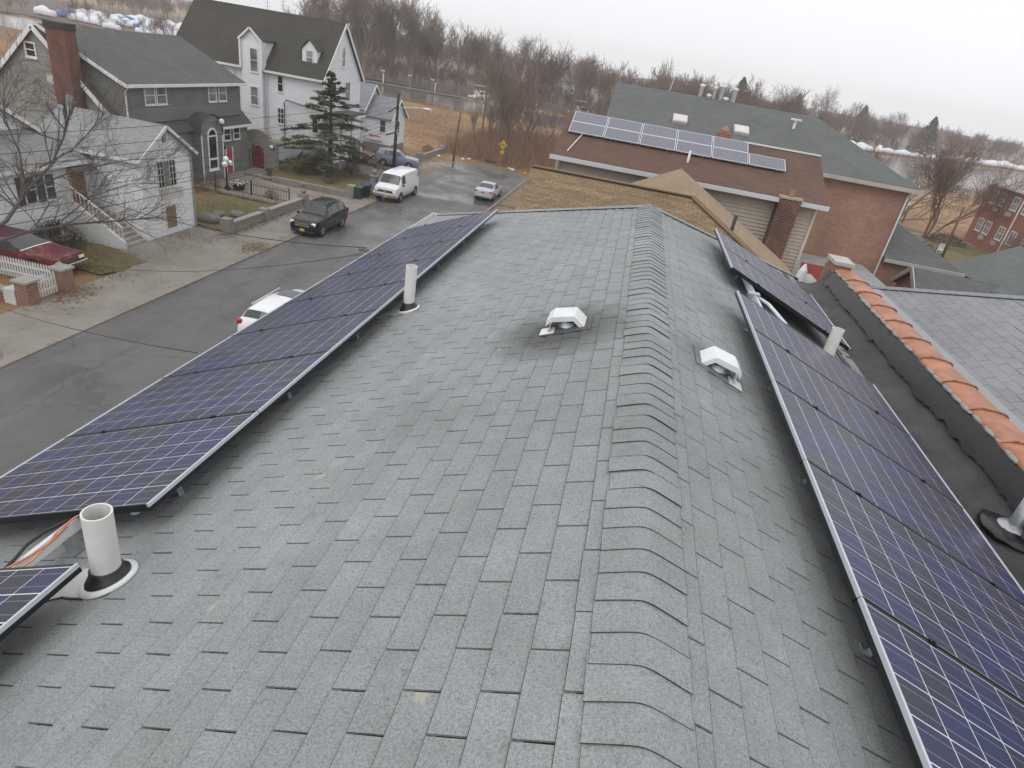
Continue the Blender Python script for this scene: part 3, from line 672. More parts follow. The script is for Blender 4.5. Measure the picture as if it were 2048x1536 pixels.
b = MB(); b.bar((-31.86,Y0+.22,6.60), (RX,Y0+.22,RG+.02), .06, .2); b.bar((-31.66,Y0-.22,3.52), (RX,Y0-.22,RG-.06), .06, .26); b.bar((-43.4,Y0-.22,3.52), (RX,Y0-.22,RG-.06), .06, .26); b.box((-31.86,Y0+.2,6.52), (-31.72,Y1,6.70)); b.box((-31.68,45.4,3.50), (-31.54,Y1+.35,3.66)); b.build('trim', M_TRIM, G)
b = MB().tube([(-31.8,Y0+.3,6.5),(-32.15,Y0+.45,6.25),(-32.2,Y0+.48,4.2)], .05, 6); b.build('downspout', M_TRIM, G)
fg = Fc('+x', -32.25)
for u in (39.25, 40.35): window(G, fg, u, u+.85, 5.45, 6.5, 1, 2, .08, M_GLB)
for u in (45.9, 47.15): window(G, fg, u, u+.85, 5.45, 6.5, 1, 2, .08, M_GLB)
fg2 = Fc('+x', -31.9)
for u in (46.05, 47.0, 48.25): window(G, fg2, u, u+.75, 2.62, 3.42, 1, 2, .08)
fgg = Fc('-y', Y0); window(G, fgg, -38.35, -37.75, 7.35, 8.05, 1, 2, .1)
b = MB(); fgg.box(b, -36.95, -36.3, 6.0, 6.45, 0, .3); b.build('air_conditioner', mat('ac_cream', (.5,.49,.45), .6), G)
# barrel-roofed entry
ey0, ey1, ex = 43.2, 45.7, -31.2; c = (ey0+ey1)/2; rr = (ey1-ey0)/2; n = 14
pts = [(ey0,0),(ey1,0)]+[(c+rr*math.cos(math.pi*i/n), 3.45+rr*math.sin(math.pi*i/n)) for i in range(n+1)]
pbuild(pts, 'x', -32.2, ex, 'entry_bay', M_GSID, G)
b = MB()
for i in range(n+1):
    a = math.pi*i/n
    for x in (-33.6, ex+.08): b.v.append((x, c+(rr+.08)*math.cos(a), 3.45+(rr+.08)*math.sin(a)))
for i in range(n): b.f.append((2*i, 2*i+1, 2*i+3, 2*i+2))
fixn(b.build('barrel_roof', M_GR2b, G))
fe = Fc('+x', ex); window(G, fe, c-.45, c+.45, .95, 3.25, 1, 1, .13, arch=True); b = MB(); fe.box(b, c-.45, c+.45, 1.55, 1.68, 0, .05); b.build('transom', M_TRIM, G)
b = MB(); fe.box(b, ey0-.05, ey0+.05, 0, 3.4, 0, .05); fe.box(b, ey1-.05, ey1+.05, 0, 3.2, 0, .05); b.build('bay_trim', M_TRIM, G)
M_GLOBE = mat('globe_lamp_glass', (.85,.86,.86), .25, .03)
b = MB().ball((ex+.25, c+.9, 4.25), .2, 12, 8); b.build('globe_lamp', M_GLOBE, G, True)
b = MB(); fg2.box(b, 47.1, 47.85, 0, 1.95, 0, .05); d_ = b.build('door', mat('red_door', (.38,.045,.045), .45), G); d_['label'] = 'red front door'
b = MB(); fg2.box(b, 46.98, 47.1, 0, 2.05, 0, .07); fg2.box(b, 47.85, 47.97, 0, 2.05, 0, .07); b.build('door_frame', M_TRIM, G)
b = MB(); fg2.box(b, 46.3, 46.45, 2.0, 2.2, 0, .2); fg2.box(b, 46.7, 46.85, 2.0, 2.2, 0, .2); b.build('wall_lamp', M_RUB, G)
fe2 = Fc('+x', -31.9); b = MB(); fe2.box(b, 41.3, 42.4, .2, 2.2, 0, .04); b.build('side_door', MATS['red_door'], G)
ch = thing('brick_chimney', 'tall red brick chimney with sooty top on the grey house gable', 'chimney', (-35.4, 36.6, 0))
M_CHB = brick('chimney_brick', (.17, .065, .045), (.22, .085, .060), (.19, .12, .10), .21, .07, soot=(.9, .55))
MB().box((-35.95,36.15,0), (-34.65,36.99,9.2)).build('stack', M_CHB, ch)
MB().box((-36.0,36.1,9.2), (-34.6,37.0,9.55)).build('sooty_cap', mat('soot_brick', (.05,.042,.04), .9, .3, 3), ch)
MB().tube([(-35.0,36.15,5.3),(-35.0,36.07,5.3)], .36, 20).build('round_plate', mat('plate_grey', (.24,.26,.25), .6), ch)
# arched garden wall with red gate beside the grey house
gw = thing('arched_garden_wall', 'rendered garden wall with arched opening beside the grey house', 'wall', (-31.6, 51.5, 0))
out = [(-33.2,0),(-33.2,2.55)]+[(-31.75+1.2*math.cos(math.pi*(1-i/8)), 2.5+.65*math.sin(math.pi*(1-i/8))) for i in range(9)]+[(-30.0,2.35),(-30.0,0),(-31.15,0),(-31.15,1.35)]+[(-31.75+.6*math.cos(math.pi*i/8), 1.35+.6*math.sin(math.pi*i/8)) for i in range(1, 8)]+[(-32.35,1.35),(-32.35,0)]
pbuild(out, 'y', 51.3, 51.7, 'wall', mat('grey_render', (.27,.25,.23), .85, .2, 1.5, bump=.01, bs=8), gw)
MB().ball((-30.3,51.1,2.0), .16, 12, 8).build('globe_lamp', M_GLOBE, gw, True)
MB().box((-30.5,51.2,1.85), (-30.1,51.3,1.98)).build('lamp_bracket', M_RUB, gw)
gt = thing('red_gate', 'dark red wooden gate inside the arched garden wall', 'gate', (-31.75, 51.5, 0))
for i in range(6): MB().box((-32.34+.2*i,51.46,0), (-32.16+.2*i,51.52,1.35+.5*math.sin(math.pi*(i+.5)/6))).build('plank', mat('dark_red_wood', (.22,.04,.04), .6), gt)
b = MB().slab([(-32.9,51.2,2.1),(-32.2,51.2,2.15),(-32.3,51.15,1.6),(-32.55,51.15,1.4),(-32.8,51.15,1.65)], .03); tag(fixn(b.build('green_flag', mat('lime_cloth', (.30,.55,.06), .8))), 'lime green cloth hanging by the arched gate', 'flag')

# ---- big white house with steep roof
M_WS2 = siding('white_vinyl', (.71, .73, .76), .16, .06, .02)
M_GR3x = shingle('brown_black_roof', (.062, .057, .050), .05, .2, course=(0, .09))
W = thing('big_white_house', 'tall white house with steep dark roof and two dormers', 'house', (-35, 61, 0))
WX0, WX1, WY0, WY1, WE, WR = -43.5, -28.6, 57.0, 65.0, 7.55, 12.15; wr = 61.0
pbuild([(WY0,0),(WY1,0),(WY1,WE),(wr,WR-.2),(WY0,WE)], 'x', WX0, WX1, 'wall', M_WS2, W)
MB().box((WX0-.05,WY0-.06,0), (WX1+.06,WY0+.5,1.6)).build('base_course', mat('beige_base', (.45,.43,.38), .8, .12), W)
roofslab('roof', [(WX1+.25,WY0-.35,WE-.1),(WX1+.25,wr,WR),(WX0,wr,WR),(WX0,WY0-.35,WE-.1)], M_GR3x, W, .16); roofslab('roof', [(WX1+.25,wr,WR),(WX1+.25,WY1+.35,WE-.1),(WX0,WY1+.35,WE-.1),(WX0,wr,WR)], M_GR3x, W, .16)
b = MB(); b.bar((WX1+.26,WY0-.38,WE-.24), (WX1+.26,wr,WR-.12), .06, .26); b.bar((WX1+.26,WY1+.38,WE-.24), (WX1+.26,wr,WR-.12), .06, .26); b.box((WX0,WY0-.48,WE-.32), (-36.15,WY0-.33,WE-.14)); b.box((-34.15,WY0-.48,WE-.32), (WX1+.2,WY0-.33,WE-.14)); b.build('trim', M_TRIM, W)
fs_ = Fc('-y', WY0)
MB().box((-36.1,WY0-.52,1.6), (-34.2,WY0-.001,9.5)).build('bay_wall', M_WS2, W)
pbuild([(-36.1,WE-.2),(-34.2,WE-.2),(-34.2,9.75),(-35.15,10.5),(-36.1,9.75)], 'y', WY0-.50, 59.9, 'tall_dormer', M_WS2, W)
roofslab('dormer_roof', [(-36.3,WY0-.7,9.62),(-35.15,WY0-.7,10.62),(-35.15,60.0,10.62),(-36.3,60.0,9.62)][::-1], M_GR3x, W, .08); roofslab('dormer_roof', [(-35.15,WY0-.7,10.62),(-34.0,WY0-.7,9.62),(-34.0,60,9.62),(-35.15,60,10.62)][::-1], M_GR3x, W, .08)
b = MB(); b.bar((-36.3,WY0-.72,9.55), (-35.15,WY0-.72,10.55), .05, .16); b.bar((-34.0,WY0-.72,9.55), (-35.15,WY0-.72,10.55), .05, .16); b.box((-36.25,WY0-.71,7.4), (-36.1,WY0,9.6)); b.box((-34.2,WY0-.71,7.4), (-34.05,WY0,9.6)); b.build('dormer_trim', M_TRIM, W)
window(W, Fc('-y', WY0-.52), -35.25, -34.6, 7.15, 8.95, 1, 2, .08, M_GLB); window(W, Fc('-y', WY0-.52), -35.3, -34.65, 4.4, 5.85, 1, 2, .08, M_GLB)
window(W, fs_, -32.95, -32.5, 5.85, 7.1, 1, 2, .07); window(W, fs_, -33.0, -32.45, 3.15, 4.4, 2, 3, .08); window(W, fs_, -29.6, -29.1, 2.9, 4.3, 1, 2, .07)
dy = 57.75; pbuild([(-31.0,8.2),(-29.6,8.2),(-29.6,9.65),(-30.3,10.35),(-31.0,9.65)], 'y', dy, 60.2, 'small_dormer', M_WS2, W)
roofslab('dormer_roof', [(-31.12,dy-.15,9.58),(-30.3,dy-.15,10.42),(-30.3,60.4,10.42),(-31.12,60.4,9.58)][::-1], M_GR3x, W, .06); roofslab('dormer_roof', [(-30.3,dy-.15,10.42),(-29.48,dy-.15,9.58),(-29.48,60.4,9.58),(-30.3,60.4,10.42)][::-1], M_GR3x, W, .06)
window(W, Fc('-y', dy), -30.6, -30.0, 8.5, 9.5, 1, 2, .08, M_GLB)
fx_ = Fc('+x', WX1); window(W, fx_, 60.75, 61.25, 8.6, 9.9, 1, 2, .09, M_GLB, arch=True); window(W, fx_, 59.0, 59.5, 5.9, 7.2, 1, 2, .07); window(W, fx_, 61.6, 62.5, 5.7, 7.2, 2, 2, .08, M_GLB)
b = MB()
for x in (-34.0, -37.2): b.tube([(x,WY0-.4,7.3),(x,WY0-.1,7.0),(x,WY0-.1,1.0)], .05, 6)
b.build('downspout', M_TRIM, W)
b = MB().box((-28.6,57.2,4.55), (-26.9,62.3,4.75)); b.build('porch_roof', M_GR2b, W); MB().box((-28.6,57.1,4.40), (-26.8,62.4,4.55)).build('porch_fascia', M_TRIM, W)
for yv in (57.4, 59.7, 62.1): MB().box((-27.08,yv-.07,0), (-26.94,yv+.07,4.4)).build('porch_post', M_TRIM, W)
MB().tube([(-32.2,56.7,1.2),(-32.2,56.7,5.0),(-32.0,56.7,5.25),(-29.3,56.7,4.9)], .06, 8).build('grey_conduit', mat('conduit_grey', (.14,.16,.18), .5), W, True)
rg = random.Random(2)
for px_, y_ in ((-41.5, 61), (-36.2, 61.1), (-34.6, 61.1)):
    an = thing('roof_antenna', {-41.5: 'tall thin mast on the left end of the big white house roof', -36.2: 'left small branched antenna on the big white house ridge', -34.6: 'right small branched antenna on the big white house ridge'}[px_], 'antenna', (px_, y_, 12.1))
    hh = 1.2 if px_ != -41.5 else 2.2; b = MB().tube([(px_,y_,12.0), (px_,y_,12.1+hh)], .025, 5)
    for q in range(4): b.bar((px_-.35,y_,12.2+hh*.25*(q+.6)), (px_+.35,y_,12.25+hh*.25*(q+.6)), .02, .02)
    b.build('mast', M_GALV, an)
# ---- small grey-roofed annexe
M_GR4 = shingle('mid_grey_roof', (.24, .25, .27), .05, .2, course=(0, .07))
K = thing('white_cottage', 'low white cottage with grey gables beside the big white house', 'house', (-30, 72, 0))
for x0, x1, yc, hd, ze, zrr in ((-33.5, -30.0, 72.0, 2.6, 4.5, 6.75), (-30.0, -27.0, 72.0, 2.2, 3.95, 5.7)):
    pbuild([(yc-hd,1.0),(yc+hd,1.0),(yc+hd,ze),(yc,zrr-.12),(yc-hd,ze)], 'x', x0, x1, 'wall', M_WS2, K)
    MB().box((x0,yc-hd-.03,0), (x1+.03,yc+hd,1.0)).build('stone_base', mat('stone_base', (.22,.20,.185), .9, .3, 3), K)
    sl_ = (zrr-ze)/hd
    roofslab('roof', [(x1+.3,yc-hd-.35,ze-.35*sl_+.05),(x1+.3,yc,zrr+.05),(x0,yc,zrr+.05),(x0,yc-hd-.35,ze-.35*sl_+.05)], M_GR4, K); roofslab('roof', [(x1+.3,yc,zrr+.05),(x1+.3,yc+hd+.35,ze-.35*sl_+.05),(x0,yc+hd+.35,ze-.35*sl_+.05),(x0,yc,zrr+.05)], M_GR4, K)
    b = MB(); b.bar((x1+.31,yc-hd-.37,ze-.37*sl_-.05), (x1+.31,yc,zrr-.04), .05, .17); b.bar((x1+.31,yc+hd+.37,ze-.37*sl_-.05), (x1+.31,yc,zrr-.04), .05, .17); b.build('rake_trim', M_TRIM, K)
window(K, Fc('+x', -27.0), 71.5, 72.4, 2.2, 3.4, 1, 2, .07); window(K, Fc('-y', 69.8), -28.2, -27.6, 2.3, 3.5, 1, 2, .07)
b = MB().box((-29.6,69.5,1.35), (-27.9,69.78,1.65)); fb = b.build('flower_box', M_TRIM, K)
b = MB(); rg = random.Random(8)
for i in range(26): b.rock((rg.uniform(-29.5,-28.0), rg.uniform(69.52,69.7), 1.7+rg.uniform(0,.15)), (.08,.07,.06), rg, 5, 3)
b.build('flowers', mat('red_flowers', (.42,.05,.07), .7), fb)['kind'] = 'stuff'

# ---- tan hip-roofed house just beyond ours
M_TAN = shingle('tan_shingle', (.225, .160, .098), .5, .22); M_TANp = shingle('tan_shingle_side', (.28, .21, .14), .05, .2, course=(1, .06))
T = thing('tan_roof_house', 'house with tan brown shingle hip roof just beyond ours', 'house', (1, 23, 0)); TS = .5; tcs = 1/math.hypot(1, TS); tsn = TS*tcs; TR = 8.62
FT = Matrix(((1, 0, 0, 0), (0, -tcs, -tsn, 23), (0, -tsn, tcs, TR), (0, 0, 0, 1)))
FT = Matrix(((-1, 0, 0, 0), (0, -tcs, -tsn, 23), (0, -tsn, tcs, TR), (0, 0, 0, 1)))
ye = 18.2; ze = TR-TS*(23-ye)
b = MB(); b.poly([(-3.8,23,TR-.015),(-3.8,ye,ze-.015),(1.9+23-ye,ye,ze-.015),(1.9,23,TR-.015)]); b.poly([(1.9,23,TR-.015),(-3.8,23,TR-.015),(-3.8,27.8,ze),(1.9,27.8,ze)])
troof = fixn(b.build('roof', mat('tan_underlay', (.06,.045,.025), .9), T))
TLt = tabs(FT, (23-ye)/tcs, lambda u: (-(1.9+u*tcs), 3.8), 12, .0)
Tl = Matrix.Translation((-1, -23, 0)) @ FT @ Matrix.Diagonal((1, 1, .5, 1))
lay(TLt, Tl, troof, set(), SHM, M_TAN, 'shingle_field', (.0025, .002))
apx = (1.66, 24.4, 8.92)
b = MB(); b.poly([(1.92,23,TR+.02),(6.7,18.2,ze+.02),(6.9,23.6,5.95),apx]); b.poly([(.75,23.0,TR+.012),(1.92,23,TR+.02),apx]); b.poly([apx,(6.9,23.6,5.95),(6.9,28,5.95),(1.66,28,8.92)]); b.poly([apx,(1.66,28,8.92),(-1,28,7.6),(-1,24.4,7.6)]); b.poly([apx,(-1,24.4,7.6),(.75,23.0,TR+.012)]); fixn(b.build('east_roof', M_TANp, troof))
b = MB(); 
for p, q in (((1.9,23,TR+.03), (6.7,18.2,ze+.03)), ((-3.8,23,TR+.03), (1.9,23,TR+.03))): b.bar(p, q, .26, .03)
b.build('hip_trim', M_TAN, troof)
MB().box((-3.5,18.6,0), (6.3,28,5.9)).build('wall', siding('cream_siding', (.48,.43,.34)), T)
tag(MB().lathe((3.35, 22.0, 7.7), [(.06, 0), (.06, .75), (.05, .75), (.05, .3)], 12).build('black_vent_pipe', M_RUB, None, True), 'black vent pipe on the tan roof edge', 'vent pipe')

# ---- tan-sided house with brown roof and its own solar panels
M_TS = mat('taupe_vinyl', (.40, .345, .29), .5, .06, .5); M_BR = shingle('brown_roof', (.125, .075, .055), .05, .22, course=(0, .06))
H = thing('taupe_house', 'taupe-sided house with brown shingle roof carrying solar panels', 'house', (2, 33, 0))
hx0, hx1, hy, hz, hs = -3.7, 7.95, 30.0, 8.35, .42; hr = 33.42; hzr = hz+hs*(hr-29.55)
MB().box((hx0,hy+.02,0), (hx1,37.4,hz)).build('wall', M_TS, H)
b = MB(); z = 0
while z < hz-.02:
    z1 = min(z+.16, hz); b.add([(hx0,hy+.015,z1),(hx1,hy+.015,z1),(hx1,hy-.030,z),(hx0,hy-.030,z),(hx1,hy+.015,z),(hx0,hy+.015,z)], [(3,2,1,0),(5,4,2,3)]); z = z1
b.build('siding', M_TS, H)
roofslab('roof', [(hx0-.25,29.55,hz),(hx1+.22,29.55,hz),(hx1+.22,hr,hzr),(hx0-.25,hr,hzr)], M_BR, H); roofslab('roof', [(hx0-.25,hr,hzr),(hx1+.22,hr,hzr),(hx1+.22,37.9,hz),(hx0-.25,37.9,hz)], M_BR, H)
pbuild([(30.02,hz),(37.4,hz),(hr,hzr-.15)], 'x', hx1-.1, hx1, 'gable', M_TS, H); pbuild([(30.02,hz),(37.4,hz),(hr,hzr-.15)], 'x', hx0, hx0+.1, 'gable', M_TS, H)
b = MB(); b.box((hx0-.35,29.42,hz-.20), (hx1+.3,29.56,hz-.02));  b.build('gutter', mat('pale_gutter', (.55,.57,.60), .45, .06), H)
MB().box((hx0-.06,29.94,0), (hx0+.1,30.06,hz-.1)).build('corner_board', mat('tan_trim', (.55,.50,.44), .6), H); MB().box((hx1-.1,29.95,0), (hx1+.02,30.0,hz-.1)).build('corner_board', MATS['tan_trim'], H)
MB().tube([(hx0+.05,29.45,hz-.15),(hx0+.0,29.8,hz-.5),(hx0+.0,29.88,hz-.6),(hx0+.0,29.88,0)], .06, 6).build('downspout', M_TRIM, H)
MB().box((4.6,hr-.06,hzr+.005), (hx1+.22,hr+.06,hzr+.07)).build('ridge_flashing', M_TRIM, H)
tag(MB().lathe((2.05, 30.9, hz+hs*1.35-.05), [(.055, 0), (.055, .55), (.045, .55), (.045, .3)], 10).build('vent_pipe', M_PVC, None, True), 'short white vent pipe on the brown roof', 'vent pipe')
cd = MB().tube([(-3.35,29.9,hz+.2),(-3.2,30.5,hz+.46),(-2.95,31.45,hz+.86)], .025, 6); tag(cd.build('conduit', M_TRIM, None), 'white conduit running up the left end of the brown roof', 'conduit')
def sheetmat():
    t = NT('cell_sheet'); oc = t.n('ShaderNodeTexCoord').outputs['Object']; s_ = t.n('ShaderNodeSeparateXYZ'); t.l(oc, s_.inputs[0])
    fx = t.math('FRACT', t.math('DIVIDE', s_.outputs[0], .1625)); fy = t.math('FRACT', t.math('DIVIDE', s_.outputs[1], .1600))
    g = t.math('MAXIMUM', t.math('LESS_THAN', fx, .05), t.math('LESS_THAN', fy, .05))
    t.set(Base_Color=t.mix(t.math('MULTIPLY', g, .4), (.10, .10, .14), (.40, .40, .45)), Roughness=.2); t.b.inputs['Specular IOR Level'].default_value = .8; return t.m
M_SHEET = sheetmat(); ha = math.atan(hs)
fr2 = ring(-.04, .004, .03, 1.64, .99).mesh('frame', None, (M_ALU,)); sh2 = MB().box((.03,.03,-.02), (1.61,.96,0)).mesh('cell_sheet', None, (M_SHEET,))
CNT = ['first', 'second', 'third', 'fourth', 'fifth', 'sixth']
for row, ncol in ((0, 6), (1, 5)):
    for k in range(ncol):
        o = thing('solar_panel', CNT[k]+' panel from the left in the '+('lower' if row == 0 else 'upper')+' row on the brown roof', 'solar panel', group='solar panels on the brown roof')
        uu = (31.42-29.55)/math.cos(ha)+row*1.0
        o.matrix_world = Matrix.Translation((-3.62+k*1.68, 29.55, hz)) @ Matrix.Rotation(ha, 4, 'X') @ Matrix.Translation((0, uu, .14))
        sobj('frame', fr2, o, Matrix.Identity(4)); sobj('cell_sheet', sh2, o, Matrix.Identity(4))
        sobj('bracket', MB().box((.3,.1,-.135), (.36,.16,-.04)).box((1.28,.1,-.135), (1.34,.16,-.04)).mesh('bracket', None, (M_ALU,)), o, Matrix.Identity(4))
cb = thing('brick_chimney', 'dark brick chimney climbing the taupe siding wall', 'chimney', (6.5, 29.6, 0))
M_CB2 = brick('dark_chimney_brick', (.10, .036, .027), (.165, .058, .040), (.36, .28, .21), .215, .078, soot=(.7, .85))
MB().box((6.15,29.35,0), (7.05,29.985,8.35)).build('stack', M_CB2, cb); MB().box((6.11,29.31,8.35), (7.09,30.0,8.44)).build('cap', mat('cap_concrete', (.36,.30,.22), .8), cb); MB().lathe((6.62,29.66,8.47), [(.13, 0), (.13, .25), (.10, .25), (.1, .1)], 12).build('flue', mat('clay_flue', (.36,.17,.11), .8), cb)
MB().box((5.75,29.2,5.55), (6.25,29.75,6.25)).build('black_meter_box', M_RUB, cb)
c3 = thing('brick_chimney', 'small red brick chimney peeking over the brown roof ridge between the skylights', 'chimney', (3.75, 35.2, 9.0)); MB().box((3.45,34.9,9.0), (4.1,35.5,10.15)).build('stack', brick('red_brick_c', (.28,.08,.055), (.34,.1,.07), (.4,.3,.25)), c3); MB().lathe((3.78,35.2,10.15), [(.2, 0), (.22, .12), (.12, .28), (.05, .34)], 10).build('pot', mat('clay_flue', (.36,.17,.11), .8), c3)
rf = thing('red_fence', 'low red wooden gate beside the taupe house', 'fence', (8.7, 29.5, 4.6))
for i in range(11): MB().box((7.98+.17*i,29.4,4.7), (8.08+.17*i,29.44,5.75)).build('slat', mat('red_stain', (.30,.055,.035), .7), rf)
MB().box((7.95,29.37,5.75), (9.85,29.47,5.85)).box((7.95,29.37,5.0), (9.85,29.4,5.1)).box((7.95,29.37,4.6), (8.9,29.395,5.75)).build('rail', MATS['red_stain'], rf)
tr = MB().box((7.95,24,4.4), (13.5,37.9,4.6)); tag(tr.build('terrace', mat('terrace_grey', (.3,.3,.3), .8)), 'flat grey terrace between the taupe house and the brick building', 'terrace')

# ---- large brick building with green-grey roof
M_BK = brick('pink_brown_brick', (.32, .170, .118), (.41, .230, .165), (.34, .24, .19), .22, .075); M_GN = shingle('green_grey_roof', (.112, .119, .116), .05, .25, course=(0, .05))
B = thing('brick_building', 'large brick building with green-grey roof and skylights behind the taupe house', 'building', (6, 44, 0))
bx0, bx1, by0, by1, be, br = -2.3, 14.4, 38.0, 54.0, 9.0, 11.45; bhx = 10.3
MB().box((bx0,by0,0), (bx1,by1,be)).build('wall', M_BK, B)
roofslab('roof', [(bx0-.2,by0-.35,be),(bx1+.35,by0-.35,be),(bhx,46,br),(bx0-.2,46,br)], M_GN, B, .1); roofslab('roof', [(bx1+.35,by0-.35,be),(bx1+.35,by1+.35,be),(bhx,46,br)], M_GN, B, .1); roofslab('roof', [(bx0-.2,46,br),(bhx,46,br),(bx1+.35,by1+.35,be),(bx0-.2,by1+.35,be)], M_GN, B, .1)
MB().box((bx0,by0-.5,be-.22), (bx1+.4,by0-.36,be-.02)).box((bx0,by0-.36,be-.2), (bx1,by0,be-.12)).box((bx1+.36,by0-.4,be-.22), (bx1+.48,by1,be-.02)).build('gutter', mat('taupe_gutter', (.40,.37,.34), .5), B)
MB().tube([(bx1-.1,by0-.4,be-.2),(bx1-.06,by0-.07,be-.5),(bx1-.06,by0-.07,0)], .05, 6).build('downspout', M_TRIM, B)
bs_ = (br-be)/(46-by0+.35)
for i, x in enumerate((1.35, 4.95)):
    o = thing('skylight', ['left', 'right'][i]+' pale skylight on the green-grey roof', 'skylight', (x, 41, be+bs_*3.3)); zz = lambda y: be+bs_*(y-by0+.35)
    fixn(MB().slab([(x,40.7,zz(40.7)+.16),(x+.85,40.7,zz(40.7)+.16),(x+.85,41.7,zz(41.7)+.2),(x,41.7,zz(41.7)+.2)], .22).build('frame', mat('skylight_frame', (.5,.48,.47), .4), o)); fixn(MB().slab([(x+.06,40.78,zz(40.78)+.18),(x+.79,40.78,zz(40.78)+.18),(x+.79,41.62,zz(41.62)+.22),(x+.06,41.62,zz(41.62)+.22)], .015).build('dome', mat('skylight_acrylic', (.60,.53,.53), .2, .03), o))
for i, (x, h_, r_) in enumerate(((2.9,.75,.12), (3.45,.25,.12), (3.75,.75,.1), (4.2,.9,.13), (4.55,.22,.15), (5.0,.85,.14))):
    o = thing('flue_pipe', CNT[i]+' metal flue from the left along the green-grey roof ridge', 'flue', (x, 46.2, br-.1), 'flues on the green-grey ridge'); MB().lathe((x,46.2,br-.15), [(r_, 0), (r_, h_)], 10).build('pipe', M_GALV, o, True); MB().lathe((x,46.2,br-.15+h_), [(r_*1.3, 0), (r_*1.4, .1), (.01, .16)], 10).build('cap', M_TRIM, o, True)
tag(MB().tube([(0.9,46.4,br-.1),(1.1,46.4,br+1.3)], .025, 5).build('flagpole', M_TRIM), 'thin white pole leaning on the green-grey ridge', 'pole')
tp = thing('tee_vent', 'white T-shaped vent on the right part of the green-grey roof', 'vent pipe', (8.6, 43.3, 10.4)); MB().lathe((8.6,43.3,10.5), [(.09, 0), (.08, .65)], 10).build('pipe', M_TRIM, tp); MB().box((8.3,43.15,11.1), (8.9,43.45,11.2)).build('cap', M_TRIM, tp)
# lower extensions to the right
Lw = thing('low_brick_annexe', 'low brick annexe with green-grey hip roof at right of the brick building', 'building', (17, 41, 0))
MB().box((14.42,38.0,0), (18.2,46,5.2)).build('wall', M_BK, Lw); zl = 5.25
roofslab('roof', [(14.42,37.7,zl),(18.6,37.7,zl),(15.3,42,6.95),(14.42,42,6.95)], M_GN, Lw, .1); roofslab('roof', [(18.6,37.7,zl),(18.6,46.3,zl),(15.3,42,6.95)], M_GN, Lw, .1); MB().box((14.42,37.55,zl-.2), (18.7,37.69,zl-.02)).build('gutter', MATS['taupe_gutter'], Lw)
roofslab('white_edge', [(14.42,42,7.0),(15.4,42,7.0),(15.9,42.7,6.7),(14.42,42.7,6.9)], M_TRIM, Lw, .05)
Gr = thing('gabled_porch', 'gabled brick porch with white trim below the brick building', 'building', (18, 35.5, 0))
pbuild([(33.2,0),(37.2,0),(37.2,4.2),(35.6,5.25),(33.2,3.75)], 'x', 15.4, 24, 'wall', M_BK, Gr); roofslab('roof', [(15.1,32.9,3.65),(25,32.9,3.65),(25,35.6,5.42),(15.1,35.6,5.42)], M_GN, Gr, .1); roofslab('roof', [(15.1,35.6,5.42),(25,35.6,5.42),(25,37.4,4.2),(15.1,37.4,4.2)], M_GN, Gr, .1)
b = MB(); b.bar((15.08,32.85,3.58), (15.08,35.6,5.36), .06, .26); b.bar((15.08,37.4,4.15), (15.08,35.6,5.36), .06, .26); b.build('rake_trim', MATS['taupe_gutter'], Gr)
Gs = thing('cross_gable_house', 'house with green-grey cross gable roof at the right picture edge', 'house', (22, 38, 0))
M_GNy = shingle('green_grey_roof_b', (.13, .14, .137), .05, .2, course=(1, .05))
roofslab('roof', [(19.0,31,5.0),(22.2,31,6.75),(22.2,40.5,6.75),(19.0,40.5,5.0)][::-1], M_GNy, Gs, .1); roofslab('roof', [(22.2,31,6.75),(25.4,31,5.0),(25.4,40.5,5.0),(22.2,40.5,6.75)][::-1], M_GNy, Gs, .1); pbuild([(19.3,0),(25.1,0),(25.1,5.05),(22.2,6.6),(19.3,5.05)], 'y', 31.3, 40.2, 'wall', M_BK, Gs)
MB().bar((19.0,40.52,4.9), (22.2,40.52,6.65), .05, .2).build('rake_trim', M_TRIM, Gs)
# ---- red brick apartment block far right
M_RB = brick('red_apartment_brick', (.30, .095, .06), (.36, .12, .075), (.34, .24, .19), .24, .08)
Q = thing('apartment_block', 'red brick apartment block with white windows at the right edge', 'building', (50, 84, 0))
MB().box((43,60,0), (60,90,7.0)).build('wall', M_RB, Q); MB().box((42.75,59.8,7.0), (60.2,90.2,7.25)).build('parapet', M_TRIM, Q); MB().box((43,60,7.25), (60,90,7.3)).build('flat_roof', mat('pale_flat_roof', (.33,.36,.36), .8), Q)
fq = Fc('-x', 43)
for u in (85.4, 87.3, 82.2, 79.6, 76.8, 74.2):
    for z0_ in (5.15, 1.75): window(Q, fq, u, u+1.15, z0_, z0_+1.3, 2, 2, .1, M_GLB)
for u in (85.5, 82.4):
    for z0_ in (4.35, .95): b = MB(); fq.box(b, u+.2, u+.9, z0_, z0_+.45, 0, .3); b.build('air_conditioner', mat('ac_grey', (.42,.40,.37), .6), Q)
MB().tube([(42.9,81.3,7),(42.9,81.3,0)], .09, 6).build('downspout', M_TRIM, Q)
